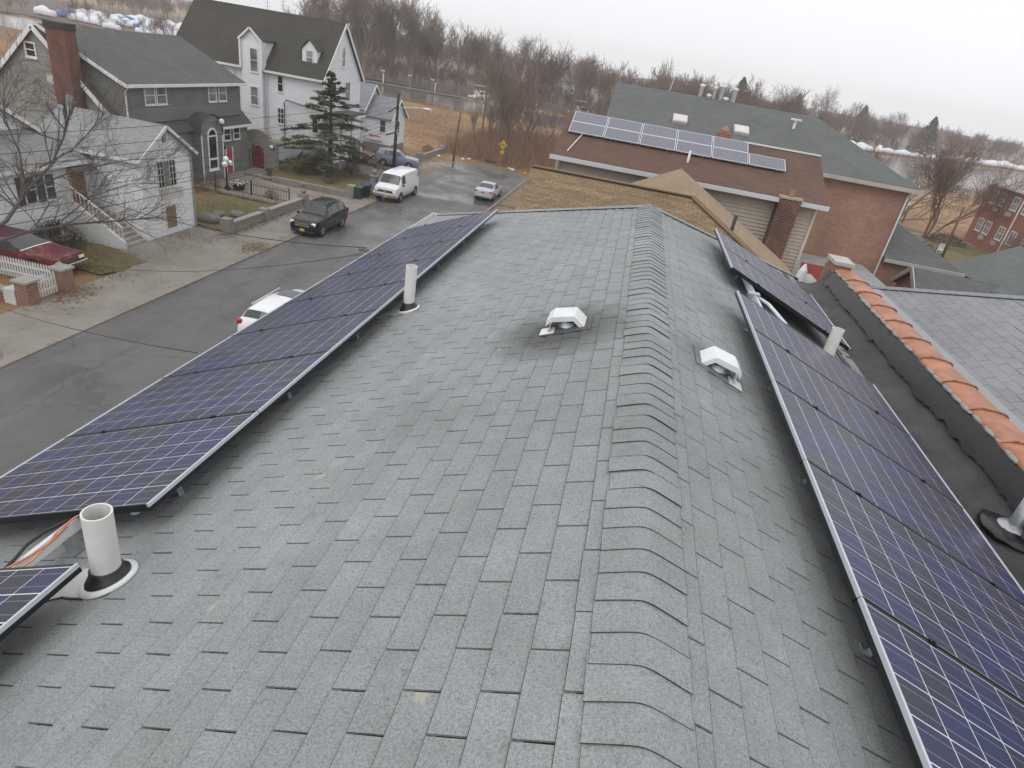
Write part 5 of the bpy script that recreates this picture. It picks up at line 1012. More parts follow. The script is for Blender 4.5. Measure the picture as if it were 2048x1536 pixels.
# ================================================================== vehicles
M_TYRE = mat('tyre_rubber', (.02,.02,.02), .8); M_RIM = mat('alloy_rim', (.45,.46,.48), .3, .08, metal=.6); M_CGL = glassy('car_glass', (.035,.045,.045), .05, .8); M_BLKP = mat('black_plastic', (.02,.02,.022), .5); M_HEAD = glassy('headlamp', (.62,.64,.66), .12); M_TAIL = glassy('tail_lamp', (.35,.015,.015), .15); M_CHR = mat('chrome', (.65,.66,.68), .15, .05, metal=.9); M_PLT = mat('plate_orange', (.62,.36,.07), .5, .05); M_AMB = glassy('amber_lamp', (.55,.22,.04), .2)
def car(name, label, cat, loc, rz, st, pm, side, ws, rw_, wheels, wr_, roofx=None, group='cars'):
    """st: stations front to rear (x, zbottom, zbelt, half width, ztop, half roof width)"""
    o = thing(name, label, cat, loc, None, rz)
    def sec(q):
        x, zb, zs, hw, zr, rw = q; return [Vector(p) for p in ((x,0,zb), (x,hw*.88,zb), (x,hw,zb+.16), (x,hw*1.0,zb+(zs-zb)*.62), (x,hw*.955,zs), (x,rw,zr-.06 if zr-zs > .2 else zr-.015), (x,rw*.8,zr-.008), (x,0,zr+.012))]
    SS = [sec(q) for q in st]; n_ = 8
    def S_(a, t): 
        i = min(int(a), len(SS)-2); f = a-i; j = min(int(t), n_-2); g = t-j
        p = lambda k: SS[k][j].lerp(SS[k][j+1], g); return p(i).lerp(p(i+1), f)
    b = MB()
    for q in SS: b.v += [tuple(p) for p in q]+[(p.x, -p.y, p.z) for p in q]
    for i in range(len(SS)-1):
        for s_ in (0, n_):
            for j in range(n_-1): b.f.append((i*16+s_+j, i*16+s_+j+1, (i+1)*16+s_+j+1, (i+1)*16+s_+j))
    for i in (0, len(SS)-1): 
        for j in range(n_-1): b.f.append((i*16+j, i*16+j+1, i*16+n_+j+1, i*16+n_+j))
    bm = bmesh.new(); me = b.mesh('body', None, (pm,)); bm.from_mesh(me); bmesh.ops.remove_doubles(bm, verts=bm.verts, dist=.002); bmesh.ops.recalc_face_normals(bm, faces=bm.faces); bm.to_mesh(me); bm.free(); me.polygons.foreach_set('use_smooth', [True]*len(me.polygons))
    ob = sobj('body', me, o); mod = ob.modifiers.new('e', 'EDGE_SPLIT'); mod.split_angle = R(42)
    def patch(nm, m_, s0, s1, t0, t1, off=.008, mirror=True, ns=4, nt_=4, both=True, parent=None):
        b = MB()
        for sg_ in ((1, -1) if both else (1,)):
            o_ = len(b.v)
            for i in range(ns+1):
                for j in range(nt_+1):
                    a_, t_ = s0+(s1-s0)*i/ns, t0+(t1-t0)*j/nt_; e = 1e-3
                    p = S_(a_, t_); nn = (S_(min(a_+e, len(SS)-1.0001), t_)-S_(max(a_-e, 0), t_)).cross(S_(a_, min(t_+e, 6.9999))-S_(a_, max(t_-e, 0)))
                    if nn.length > 1e-12: nn.normalize()
                    if nn.y*1+nn.z < -.0 and nn.y < .05: nn = -nn
                    if nn.y < -.2 and p.y > .1: nn = -nn
                    p = p+nn*off; b.v.append((p.x, sg_*p.y, p.z))
            for i in range(ns):
                for j in range(nt_): b.f.append((o_+i*(nt_+1)+j, o_+i*(nt_+1)+j+1, o_+(i+1)*(nt_+1)+j+1, o_+(i+1)*(nt_+1)+j))
        ob = fixn(b.build(nm, m_, parent or o, True, local=True)); return ob
    if ws: patch('windshield', M_CGL, ws[0]+.07, ws[1]-.04, 5.12, 6.999, .012)
    if rw_: patch('rear_window', M_CGL, rw_[0]+.10, rw_[1]-.14, 5.2, 6.999, .012)
    for a_, b_ in side:
        for sg_ in (1, -1):
            w_ = patch('side_window', M_CGL, a_, b_, 4.10, 4.90, .01, both=False)
            if sg_ < 0: w_.data.transform(Matrix.Scale(-1, 4, (0,1,0))); w_.data.flip_normals()
    hw = max(q[3] for q in st)
    for x in wheels:
        for sg_ in (1, -1):
            yv = sg_*(hw-.09)
            ar = MB().tube([(x,sg_*(hw-.26),wr_+.02),(x,sg_*(hw+.004),wr_+.02)], wr_*1.17, 18); ar.build('wheel_arch', M_BLKP, o, False, local=True)
            b = MB(); n2 = 18; pr = [(.62, -.1), (.95, -.1), (1, -.06), (1, .06), (.95, .1), (.66, .1)]
            for r_, w_ in pr:
                for k in range(n2): a = 2*math.pi*k/n2; b.v.append((x+wr_*r_*math.cos(a), yv+w_*1.0, wr_+wr_*r_*math.sin(a)))
            for q in range(len(pr)-1):
                for k in range(n2): b.f.append((q*n2+k, q*n2+(k+1) % n2, (q+1)*n2+(k+1) % n2, (q+1)*n2+k))
            wo_ = fixn(b.build('wheel', M_TYRE, o, True, local=True))
            b = MB().tube([(x,yv-.07*sg_,wr_),(x,yv+.085*sg_,wr_)], wr_*.24, 10)
            for k in range(5):
                a = 2*math.pi*k/5+.3; b.bar((x,yv+.08*sg_,wr_), (x+wr_*.66*math.cos(a),yv+.08*sg_,wr_+wr_*.66*math.sin(a)), wr_*.3, .03, (0,1,0))
            rmr = wr_*.66; b.tube([(x,yv+.03*sg_,wr_),(x,yv+.05*sg_,wr_)], rmr, 16); b.build('rim', M_RIM, wo_, local=True)
    def bx(nm, m_, c, d_, bevel=.02): return MB().cbox(c, d_).build(nm, m_, o, local=True, bevel=bevel)
    return o, patch, bx
SUVST = lambda L_, H_, W_: [(L_*.5,.42,.80,W_*.40,.84,W_*.34), (L_*.485,.30,.90,W_*.455,.95,W_*.39), (L_*.44,.26,.97,W_*.49,1.02,W_*.42), (L_*.33,.25,1.02,W_*.5,1.08,W_*.43), (L_*.20,.25,1.05,W_*.5,1.13,W_*.41), (L_*.055,.25,1.08,W_*.5,H_-.07,W_*.345), (-L_*.08,.25,1.10,W_*.5,H_,W_*.36), (-L_*.26,.25,1.13,W_*.5,H_-.01,W_*.355), (-L_*.40,.27,1.15,W_*.495,H_-.07,W_*.345), (-L_*.465,.32,1.12,W_*.48,1.20,W_*.40), (-L_*.49,.36,.95,W_*.465,1.0,W_*.42), (-L_*.5,.42,.80,W_*.44,.85,W_*.40)]
def mirrors(bx, x, y_, z, m_):
    for s_ in (1, -1): bx('mirror', m_, (x, s_*y_, z), (.12,.2,.14), .03)
o, pa, bx = car('dark_suv', 'dark grey four-wheel-drive car parked facing us beside the low garden wall', 'car', (-19.3, 38.0, .02), R(-90), SUVST(4.77, 1.74, 1.84), paint('graphite_paint', (.010,.011,.014), .2, .12, .25, .3), [(4.35,5.35), (5.45,6.55), (6.65,7.75)], (4, 5), (8, 9), (1.45, -1.41), .36)
bx('grille', M_BLKP, (2.36,0,.70), (.06,1.0,.26)); bx('grille_bar', M_CHR, (2.40,0,.72), (.02,.95,.05), .005); bx('grille_trim', M_CHR, (2.385,0,.83), (.03,.9,.035), .005); bx('emblem', mat('gold_emblem', (.55,.36,.08), .3, metal=.6), (2.415,0,.72), (.01,.17,.05), .004); bx('license_plate', M_PLT, (2.41,0,.46), (.02,.31,.16), .003)
for s_ in (1, -1): bx('headlight', M_HEAD, (2.19,s_*.70,.86), (.34,.26,.18), .05); bx('taillight', M_TAIL, (-2.3,s_*.78,.95), (.16,.2,.4), .03)
bx('bumper', M_BLKP, (2.3,0,.35), (.2,1.55,.16), .04); mirrors(bx, .95, 1.02, 1.1, M_BLKP)
for k in range(5): bx('roof_slat', M_BLKP, (-.75+.0*k, -.44+.22*k, 1.755), (1.3,.05,.02), .005)
for s_ in (1, -1): bx('roof_rail', M_BLKP, (-.6,s_*.60,1.745), (2.1,.04,.05), .01)
# white panel van
VST = [(2.72,.45,.95,.86,1.0,.74), (2.68,.38,1.08,.93,1.13,.8), (2.3,.34,1.18,.98,1.25,.84), (1.95,.33,1.22,1.0,1.32,.84), (1.35,.33,1.26,1.01,2.0,.78), (1.1,.33,1.28,1.015,2.1,.80), (0,.33,1.30,1.015,2.13,.81), (-2.4,.34,1.30,1.01,2.12,.80), (-2.66,.36,1.28,.99,2.06,.78), (-2.72,.42,1.2,.96,1.95,.76)]
o, pa, bx = car('white_van', 'white panel van parked facing us on the road', 'van', (-19.0, 51.15, .02), R(-90), VST, paint('white_van_paint', (.78,.79,.81)), [(3.85,5.4)], (3, 4), None, (1.75, -1.75), .38)
bx('grille', M_BLKP, (2.70,0,.86), (.06,1.25,.2)); bx('grille_emblem', M_CHR, (2.74,0,.86), (.01,.2,.08), .01); bx('bumper', mat('grey_bumper', (.16,.16,.18), .5), (2.74,0,.52), (.16,1.9,.22), .05); bx('license_plate', M_PLT, (2.83,.1,.52), (.02,.31,.16), .003); mirrors(bx, 1.75, 1.15, 1.35, M_BLKP)
for s_ in (1, -1): bx('headlight', M_HEAD, (2.68,s_*.72,.88), (.1,.26,.18), .02); bx('turn_signal', M_AMB, (2.68,s_*.72,.75), (.1,.26,.07), .01); bx('taillight', M_TAIL, (-2.70,s_*.9,1.0), (.06,.12,.4), .01)
bx('side_window', M_CGL, (-2.3,1.015,1.72), (.25,.02,.3), .005)
# silver saloon seen from behind
SST = lambda L_, H_, W_: [(L_*.5,.40,.66,W_*.38,.68,W_*.34), (L_*.48,.28,.74,W_*.45,.77,W_*.40), (L_*.40,.24,.82,W_*.49,.86,W_*.43), (L_*.22,.22,.90,W_*.5,.97,W_*.42), (L_*.04,.22,.93,W_*.5,H_-.06,W_*.335), (-L_*.08,.22,.94,W_*.5,H_,W_*.35), (-L_*.2,.22,.96,W_*.5,H_-.04,W_*.34), (-L_*.36,.24,.98,W_*.49,1.06,W_*.41), (-L_*.45,.27,.97,W_*.47,1.02,W_*.41), (-L_*.49,.34,.9,W_*.46,.94,W_*.4), (-L_*.5,.42,.75,W_*.43,.78,W_*.38)]
o, pa, bx = car('silver_saloon', 'silver saloon car parked at the right-hand kerb, seen from behind', 'car', (-12.7, 58.1, .02), R(90), SST(4.54, 1.46, 1.76), paint('silver_paint', (.46,.50,.55), .3), [(3.35,4.4), (4.5,5.5), (5.6,6.3)], (3, 4), (6, 7), (1.3, -1.3), .33)
bx('license_plate', M_PLT, (-2.26,0,.80), (.02,.31,.15), .003); bx('bumper', MATS['silver_paint'] if 'silver_paint' in MATS else M_CHR, (-2.2,0,.5), (.16,1.6,.24), .06); bx('lower_bumper', M_BLKP, (-2.22,0,.32), (.14,1.4,.1), .02); mirrors(bx, .55, .95, .98, MATS['silver_paint'])
for s_ in (1, -1): bx('taillight', M_TAIL, (-2.15,s_*.68,.86), (.22,.32,.17), .04); bx('headlight', M_HEAD, (2.1,s_*.62,.68), (.25,.3,.15), .04)
# silver-blue crossover on the drive
o, pa, bx = car('silver_blue_suv', 'silver-blue crossover car on the driveway behind the utility pole', 'car', (-23.9, 64.0, .03), R(14), SUVST(4.52, 1.66, 1.80), paint('ice_blue_paint', (.20,.235,.31), .3), [(4.35,5.35), (5.45,6.55), (6.65,7.75)], (4, 5), (8, 9), (1.33, -1.3), .35)
bx('grille', M_BLKP, (2.24,0,.68), (.06,.8,.2)); mirrors(bx, .9, 1.0, 1.08, MATS['ice_blue_paint'])
for s_ in (1, -1): bx('headlight', M_HEAD, (2.08,s_*.68,.80), (.3,.26,.18), .05); bx('taillight', M_TAIL, (-2.12,s_*.75,1.15), (.14,.14,.6), .03); bx('door_handle', M_CHR, (-.05,s_*.905,.92), (.2,.03,.03), .008)
# white SUV half hidden below the panel row
o, pa, bx = car('white_suv', 'white estate car with red tail lamp half hidden below the left panel row', 'car', (-13.3, 23.05, .02), R(90), SUVST(4.8, 1.6, 1.86), paint('white_suv_paint', (.80,.81,.82)), [(4.35,5.35), (5.45,6.55), (6.65,7.75)], (4, 5), (8, 9), (1.45, -1.4), .36)
for s_ in (1, -1): bx('taillight', M_TAIL, (-2.27,s_*.78,1.0), (.18,.22,.3), .04); bx('roof_rail', M_CHR, (-.6,s_*.62,1.61), (2.2,.035,.05), .01); bx('headlight', M_HEAD, (2.2,s_*.70,.86), (.3,.26,.18), .05)
bx('sunroof', M_CGL, (.15,0,1.606), (.75,.75,.012), .004); bx('rear_wiper', M_BLKP, (-2.12,.1,1.3), (.02,.4,.02), .004); bx('license_plate', M_PLT, (-2.40,0,.78), (.02,.31,.15), .003)
# old maroon saloon
def rustpaint():
    t = NT('faded_maroon'); p = t.pos(); n = t.noise(p, 1.6, 6, .65)
    t.set(Base_Color=t.ramp(n, (.38, (.11,.014,.018)), (.52, (.16,.03,.032)), (.6, (.26,.12,.10))), Roughness=t.math('ADD', t.math('MULTIPLY', n, .5), .2)); return t.m
OST = [(2.6,.42,.74,.84,.77,.8), (2.56,.34,.80,.90,.84,.85), (1.2,.30,.90,.93,.97,.86), (1.05,.30,.90,.93,.98,.86), (.35,.30,.92,.93,1.36,.66), (.1,.30,.93,.93,1.41,.68), (-.9,.30,.93,.93,1.41,.68), (-1.15,.30,.93,.93,1.37,.66), (-1.6,.30,.93,.93,.98,.84), (-2.55,.32,.86,.9,.90,.84), (-2.62,.4,.78,.86,.82,.8)]
o, pa, bx = car('old_red_saloon', 'old faded red square saloon with chrome bumper behind the picket fence', 'car', (-26.9, 23.4, .03), R(3), OST, rustpaint(), [(3.3,4.9), (5.0,6.3)], (3, 4), (7, 8), (1.6, -1.45), .34)
bx('bumper', M_CHR, (2.70,0,.46), (.12,1.85,.13), .03); bx('grille', mat('old_grille', (.13,.12,.12), .4, metal=.5), (2.61,0,.66), (.04,1.0,.16), .01); bx('vinyl_roof', mat('vinyl_top', (.09,.03,.05), .6), (-.45,0,1.425), (1.3,1.2,.015), .01)
for s_ in (1, -1): bx('headlight', M_HEAD, (2.61,s_*.68,.66), (.04,.3,.14), .01)
b = pa('windshield_trim', M_CHR, 3.02, 3.08, 5.05, 6.999, .016)
o, pa, bx = car('red_car', 'small dark red car parked behind the conifer', 'car', (-28.6, 63.6, .03), R(8), SST(4.2, 1.42, 1.7), paint('dark_red_paint', (.20,.015,.02)), [(3.35,4.4), (4.5,5.5)], (3, 4), (6, 7), (1.25, -1.25), .32)
for s_ in (1, -1): bx('headlight', M_HEAD, (1.95,s_*.6,.66), (.25,.3,.15), .04)
bx('grille', M_BLKP, (2.1,0,.55), (.06,.9,.15))
# ================================================================== vegetation
import numpy as np
def grow(mbs, p, d, L_, r_, lvl, cfg, rg):
    """cfg: kids per level, spread, up-pull, minimum radius"""
    kids, spread, up_, rmin = cfg; n_ = 3 if lvl < 2 else 2; pts = [p.copy()]; q = p.copy(); dd = d.copy()
    for i in range(n_):
        dd = (dd+Vector((rg.gauss(0,.16), rg.gauss(0,.16), rg.gauss(0,.1)+up_*.12))).normalized(); q = q+dd*L_/n_; pts.append(q.copy())
    tp = .5 if lvl < len(kids) else .25
    rr = [max(rmin, r_*(1-(1-tp)*i/n_)) for i in range(n_+1)]
    mbs[0 if lvl < 2 else 1].tube(pts, rr, (7, 5, 3, 3, 3, 3)[lvl], False)
    if lvl >= len(kids): return
    for k in range(kids[lvl]):
        f = .3+.7*(k+rg.random())/kids[lvl] if lvl else .28+.72*(k+.6*rg.random())/kids[lvl]
        a = f*n_; i = min(int(a), n_-1); c = pts[i].lerp(pts[i+1], min(1, a-i)); ph = rg.uniform(0, 6.283)
        base = (pts[i+1]-pts[i]).normalized(); u = base.cross(Vector((math.cos(ph), math.sin(ph), .3))).normalized()
        nd = (base*math.cos(spread)+u*math.sin(spread)*rg.uniform(.7, 1.25)); nd.z += up_*.25; nd.normalize()
        grow(mbs, c, nd, L_*rg.uniform(.48, .72)*(1.15-.45*f if lvl == 0 else 1), max(rmin, r_*(1-.5*f)*rg.uniform(.42, .62)), lvl+1, cfg, rg)
def tree_meshes(seed, H_, kids, spread, up_, rmin, r0, lean=0, mt=None, mc=None, stems=1):
    rg = random.Random(seed); mbs = (MB(), MB())
    for s_ in range(stems):
        d = Vector((lean+rg.uniform(-.1, .1)+(s_*.25 if stems > 1 else 0), rg.uniform(-.1, .1), 1)).normalized()
        grow(mbs, Vector((s_*.25, 0, -.1)), d, H_*(.55 if len(kids) > 3 else .6), r0*(1 if s_ == 0 else .7), 0, (kids, spread, up_, rmin), rg)
    top = max(v[2] for b in mbs for v in b.v); k = H_/top
    for b in mbs: b.v = [(v[0]*k, v[1]*k, v[2]*k) for v in b.v]
    return mbs[0].mesh('trunk', None, (mt,), True), mbs[1].mesh('crown', None, (mc,))
M_BK1 = mat('grey_bark', (.17,.138,.118), .9, .25, 2); M_TW1 = mat('grey_brown_twigs', (.165,.122,.100), .9, .2, .4); M_TW2 = mat('reddish_twigs', (.20,.13,.10), .9, .25, .3); M_TW3 = mat('pale_twigs', (.215,.165,.135), .9, .2, .4)
def tree_thing(name, label, loc, meshes, s_=1, rz=0, group=None, sz=None, cat='tree'):
    o = thing(name, label, cat, loc, group, rz); o.scale = (s_, s_, sz or s_)
    sobj('trunk', meshes[0], o); sobj('crown', meshes[1], o); return o
# unit trees, 10 m tall
FAR = [tree_meshes(100+i, 10, (7,6,4,3), .62, .9, .011, .13, mt=M_BK1, mc=m_) for i, m_ in enumerate((M_TW1, M_TW1, M_TW2, M_TW3))]
TALL = [tree_meshes(120+i, 10, (9,6,5,3), .56, .9, .012, .12, mt=M_BK1, mc=m_, stems=2) for i, m_ in enumerate((M_TW3, M_TW1))]
SPR = [tree_meshes(130+i, 10, (8,7,5,3), .75, .7, .011, .14, mt=M_BK1, mc=M_TW1) for i in range(2)]
rg = random.Random(12)
# trees at the road end
tree_thing('bare_tree', 'tall bare tree with dark trunk just behind the yellow sign', (-15.6,79.2,0), tree_meshes(201, 12.6, (7,6,5,4), .6, 1.0, .012, .3, mt=M_BK1, mc=M_TW1))
tree_thing('bare_tree', 'bare tree leaning right with a bent limb beside the yellow sign', (-14.6,79.6,0), tree_meshes(202, 9.5, (6,6,5,3), .8, .7, .012, .2, lean=.55, mt=M_BK1, mc=M_TW1))
tree_thing('bare_tree', 'pale bare tree in the field left of the sign', (-25.2,106,0), FAR[3], 1.3); tree_thing('bare_tree', 'thin bare tree in the thicket between pole and sign', (-19.5,90,0), TALL[0], .92)
tree_thing('bare_tree', 'bare tree rising over the thicket right of the yellow sign', (-9.5,92,0), FAR[0], 1.0, 1.2); tree_thing('bare_tree', 'bare tree half hidden behind the brown roof left end', (-5.5,100,0), FAR[1], 1.05, 2.2)
tree_thing('bare_tree', 'slim reddish bare tree in the middle of the thicket', (-17.5,97,0), FAR[2], 1.12, .6); tree_thing('bare_tree', 'many-stemmed bare tree beside the riverside field', (-22.5,97,0), SPR[0], 1.05, 2.8)
for i in range(9):
    tree_thing('bare_sapling', 'bare sapling standing among the brown thicket', (rg.uniform(-24,-2), rg.uniform(83,116), 0), FAR[i % 4], rg.uniform(.45,.75), rg.uniform(0,6), 'saplings in the thicket')
# far bank: individual trees
spots = [(-31,190,19,1), (-37,196,18,2), (-45,190,18.5,0), (-53,186,19,1), (-60,189,22,0), (-66,187,24.5,1), (-72,190,25,0), (-78,188,26,1), (-84,192,25.5,0), (-91,190,24,1), (-98,194,23,0), (-20.5,190,16.5,0), (-13,192,13.5,2), (-6,195,14,1), (0,190,13.5,3), (7,196,14,0), (13,194,13,1), (20,205,13.5,2)]
for x, y_, h_, k in spots:
    lb = 'bare tree of the wood on the far river bank'
    if (x, h_) == (-31, 19): lb = 'broad-crowned bare tree standing above the wood, left of the green-grey roof'
    tree_thing('bare_tree', lb, (x,y_,0), (TALL+SPR)[k] if lb[0] != 'b' or k < 2 else (SPR[0] if h_ == 19 else FAR[k]), h_/10, rg.uniform(0,6), 'trees of the far bank wood' if lb.startswith('bare') else None)
for x, y_, h_, k, lb in ((48,272,18.5,0,'round-crowned bare tree over the right part of the green-grey roof'), (66,278,21,1,'tall fan-shaped bare tree right of the green-grey roof'), (78,284,17,0,'smaller bare tree right of the fan-shaped one'), (97,302,13.5,1,'brownish bare tree behind the wrapped boats'), (107,312,16.5,0,'wind-swept bare tree near the right-hand evergreen'), (146,352,15,1,'bare tree at the far right skyline')):
    tree_thing('bare_tree', lb, (x,y_,0), SPR[k], h_/10, rg.uniform(0,6))
# woodland mass and brush: one object each
def merged(name, label, cat, metas, placements, m_):
    V = []; Fq = []; o_ = 0; arr = []
    for a_, b_ in metas:
        v = []; f = []
        for me in (a_, b_):
            c = np.empty(len(me.vertices)*3); me.vertices.foreach_get('co', c); k = sum(len(x) for x in v); v.append(c.reshape(-1,3)); l_ = np.empty(len(me.loops), int); me.loops.foreach_get('vertex_index', l_); f.append(l_.reshape(-1,4)+k)
        arr.append((np.concatenate(v), np.concatenate(f)))
    for (x, y_, s_, rz, k) in placements:
        v, f = arr[k]; c, s2 = math.cos(rz), math.sin(rz); w_ = np.stack([x+s_*(v[:,0]*c-v[:,1]*s2), y_+s_*(v[:,0]*s2+v[:,1]*c), s_*v[:,2]], 1); V.append(w_); Fq.append(f+o_); o_ += len(v)
    V = np.concatenate(V); Fq = np.concatenate(Fq); me = bpy.data.meshes.new(name); me.vertices.add(len(V)); me.vertices.foreach_set('co', V.ravel()); me.loops.add(Fq.size); me.loops.foreach_set('vertex_index', Fq.ravel()); me.polygons.add(len(Fq)); me.polygons.foreach_set('loop_start', np.arange(0, Fq.size, 4)); me.update(calc_edges=True); me.materials.append(m_); ob = bpy.data.objects.new(name, me); col.objects.link(ob); return tag(ob, label, cat, kind='stuff')
LOW = [tree_meshes(300+i, 10, (8,6,5), .65, .9, .022, .09, mt=M_BK1, mc=M_TW2) for i in range(4)]
M_WOOD = mat('winter_wood', (.185,.122,.095), .95, .3, .06, fine=.5)
pl = [(rg.uniform(-110,40), rg.uniform(188,250), rg.uniform(1.05,1.65)*(1.15 if rg.random() < .3 else 1), rg.uniform(0,6), rg.randrange(4)) for _ in range(150)]+[(x, river_far(x)+rg.uniform(20,75), rg.uniform(.9,1.5), rg.uniform(0,6), rg.randrange(4)) for x in [rg.uniform(10,250) for _ in range(230)]]+[(rg.uniform(-290,-110), rg.uniform(262,330), rg.uniform(.9,1.3), rg.uniform(0,6), rg.randrange(4)) for _ in range(110)]+[(rg.uniform(-260,-120), rg.uniform(166,190), rg.uniform(.45,.8), rg.uniform(0,6), rg.randrange(4)) for _ in range(45)]
merged('woodland', 'dense leafless brown wood along the far river bank', 'wood', LOW, pl, M_WOOD)
pl = [(rg.uniform(-115,45), rg.uniform(182,235), rg.uniform(.3,.65), rg.uniform(0,6), rg.randrange(4)) for _ in range(420)]+[(x, river_far(x)+rg.uniform(18,60), rg.uniform(.3,.6), rg.uniform(0,6), rg.randrange(4)) for x in [rg.uniform(10,220) for _ in range(170)]]
merged('undergrowth', 'low reddish brown undergrowth at the foot of the far wood', 'undergrowth', LOW, pl, mat('undergrowth_brown', (.185,.115,.085), .95, .3, .1, fine=.6))
sheet('wood_floor', rough_poly([(-320,182),(-120,181),(-8,181),(40,229),(100,291),(172,364),(400,372),(400,430),(-320,430)], 8, 6, 2), mat('wood_floor', (.115,.08,.06), .95, .35, .12, bump=.2, bs=2), .03)
def sticks(name, label, cat, n_, area, h0, h1, wdt, m_, seed, bend=.3):
    rg = random.Random(seed); b = MB()
    for _ in range(n_):
        x, y_ = area(rg); h_ = rg.uniform(h0, h1); a = rg.uniform(0, 6.28); w_ = rg.uniform(.6, 1.3)*wdt; tx_, ty = rg.gauss(0, bend)*h_*.5, rg.gauss(0, bend)*h_*.5; c, s_ = math.cos(a)*w_, math.sin(a)*w_
        b.add([(x-c,y_-s_,0),(x+c,y_+s_,0),(x+c*.7+tx_*.4,y_+s_*.7+ty*.4,h_*.6),(x-c*.7+tx_*.4,y_-s_*.7+ty*.4,h_*.6),(x+tx_,y_+ty,h_)], [(0,1,2,3),(3,2,4)])
    return tag(b.build(name, m_), label, cat, kind='stuff')
def thick(rg):
    while True:
        x, y_ = rg.uniform(-24.5,6), rg.uniform(76,114)
        if y_ > 76.2+max(0, -(x+16))*.35 and x > -27+max(0, y_-84)*.12: return x, y_
sticks('thicket', 'reddish brown leafless thicket behind the road end', 'thicket', 15000, thick, .8, 2.3, .02, mat('thicket_stems', (.225,.130,.085), .95, .35, .25, fine=3), 41, .28)
sticks('thicket', 'pale dry reeds mixed into the thicket', 'reeds', 5000, thick, .7, 2.0, .022, mat('reed_straw', (.33,.235,.14), .95, .3, .3, fine=3), 42, .25)
def field(rg): return rg.uniform(-62,-18), rg.uniform(80,146)
sticks('field_grass', 'dry tawny grass covering the riverside field', 'grass', 7000, field, .08, .28, .05, mat('tawny_grass', (.32,.185,.082), .95, .4, .12, fine=2), 43, .6)
def bank(rg): x = rg.uniform(-110,60); return x, river_near(x)-rg.uniform(1,6)
sticks('bank_reeds', 'tall dry reeds fringing the near river bank', 'reeds', 4000, bank, .2, .6, .05, MATS['tawny_grass'], 44, .4)
def rbank(rg): x = rg.uniform(20,190); return x, (river_far(x)+rg.uniform(-6,5) if rg.random() < .5 else river_near(x)+rg.uniform(-8,3))
sticks('bank_reeds', 'brown reeds along the right-hand river bank below the boats', 'reeds', 7000, rbank, .5, 1.6, .07, mat('brown_reeds', (.20,.14,.09), .95, .3, .2), 45, .4)
# shrubs
def shrub(name, label, loc, rad, h_, m_, n_, seed, leaf=.06, cat='shrub'):
    rg = random.Random(seed); o = thing(name, label, cat, loc); st_ = MB(); lf = MB(); X0, Y0, Z0 = loc
    for _ in range(14):
        a = rg.uniform(0, 6.28); q = rg.random()**.5*rad*.8; st_.tube([(X0+q*.2*math.cos(a),Y0+q*.2*math.sin(a),Z0), (X0+q*math.cos(a),Y0+q*math.sin(a),Z0+h_*.9)], [.02,.008], 3, False)
    for _ in range(n_):
        a = rg.uniform(0, 6.28); u = rg.uniform(-.2, 1); q = rad*math.sqrt(max(.05, 1-max(0,u)**2))*rg.uniform(.55, 1.05); p = Vector((X0+q*math.cos(a), Y0+q*math.sin(a), Z0+h_*(.25+.75*max(0,u))*rg.uniform(.75, 1.05))); dv = Vector((rg.gauss(0,1), rg.gauss(0,1), rg.gauss(0,.8)+.5)).normalized()*leaf*rg.uniform(.6, 2); s_ = dv.cross(Vector((rg.random(), rg.random(), rg.random()))).normalized()*leaf*.28
        lf.add([p-s_, p+dv*.5+s_, p+dv, p+dv*.5-s_], [(0,1,2,3)])
    st_.build('stems', M_BK1, o); lf.build('foliage', m_, o); return o
M_FD = mat('dark_brown_foliage', (.055,.045,.028), .9, .35, 2); M_FR = mat('reddish_hedge', (.14,.075,.055), .9, .3, 2); M_FG = mat('olive_foliage', (.06,.062,.03), .9, .35, 1.5); M_FO = mat('ochre_foliage', (.14,.085,.04), .9, .3, 1.5)
shrub('round_bush', 'rounded dark brown bush below the white house steps', (-27.2,25.9,0), 1.15, 1.45, M_FD, 2600, 1, .08); shrub('hedge_bush', 'reddish bare hedge bush beside the grey house path', (-29.6,41.0,.1), 1.1, 1.1, M_FR, 1600, 2, .07); shrub('hedge_bush', 'reddish bush in front of the iron railing', (-25.2,42.2,.05), .6, .75, M_FR, 700, 3, .06)
shrub('leafy_bush', 'brownish green bush at left of the conifer trunk', (-28.0,55.6,0), .9, 1.9, M_FO, 1300, 4, .09); shrub('leafy_bush', 'brownish green bush at right of the conifer trunk', (-25.3,56.1,0), .75, 1.6, M_FO, 1100, 5, .09); shrub('low_bush', 'low dark bush on the lawn left of the conifer', (-27.8,52.6,0), 1.2, .7, M_FG, 1200, 6, .08); shrub('dry_bush', 'small reddish bush in the field behind the short wall', (-24.6,76.2,0), .8, 1.0, M_FR, 700, 7, .08)
tag(MB().rock((-27.2,53.6,.3), (.5,.35,.3), random.Random(3), 9, 6).build('green_tarp', mat('green_tarp', (.04,.13,.07), .6), None, True), 'small green tarpaulin heap left of the conifer', 'tarpaulin')
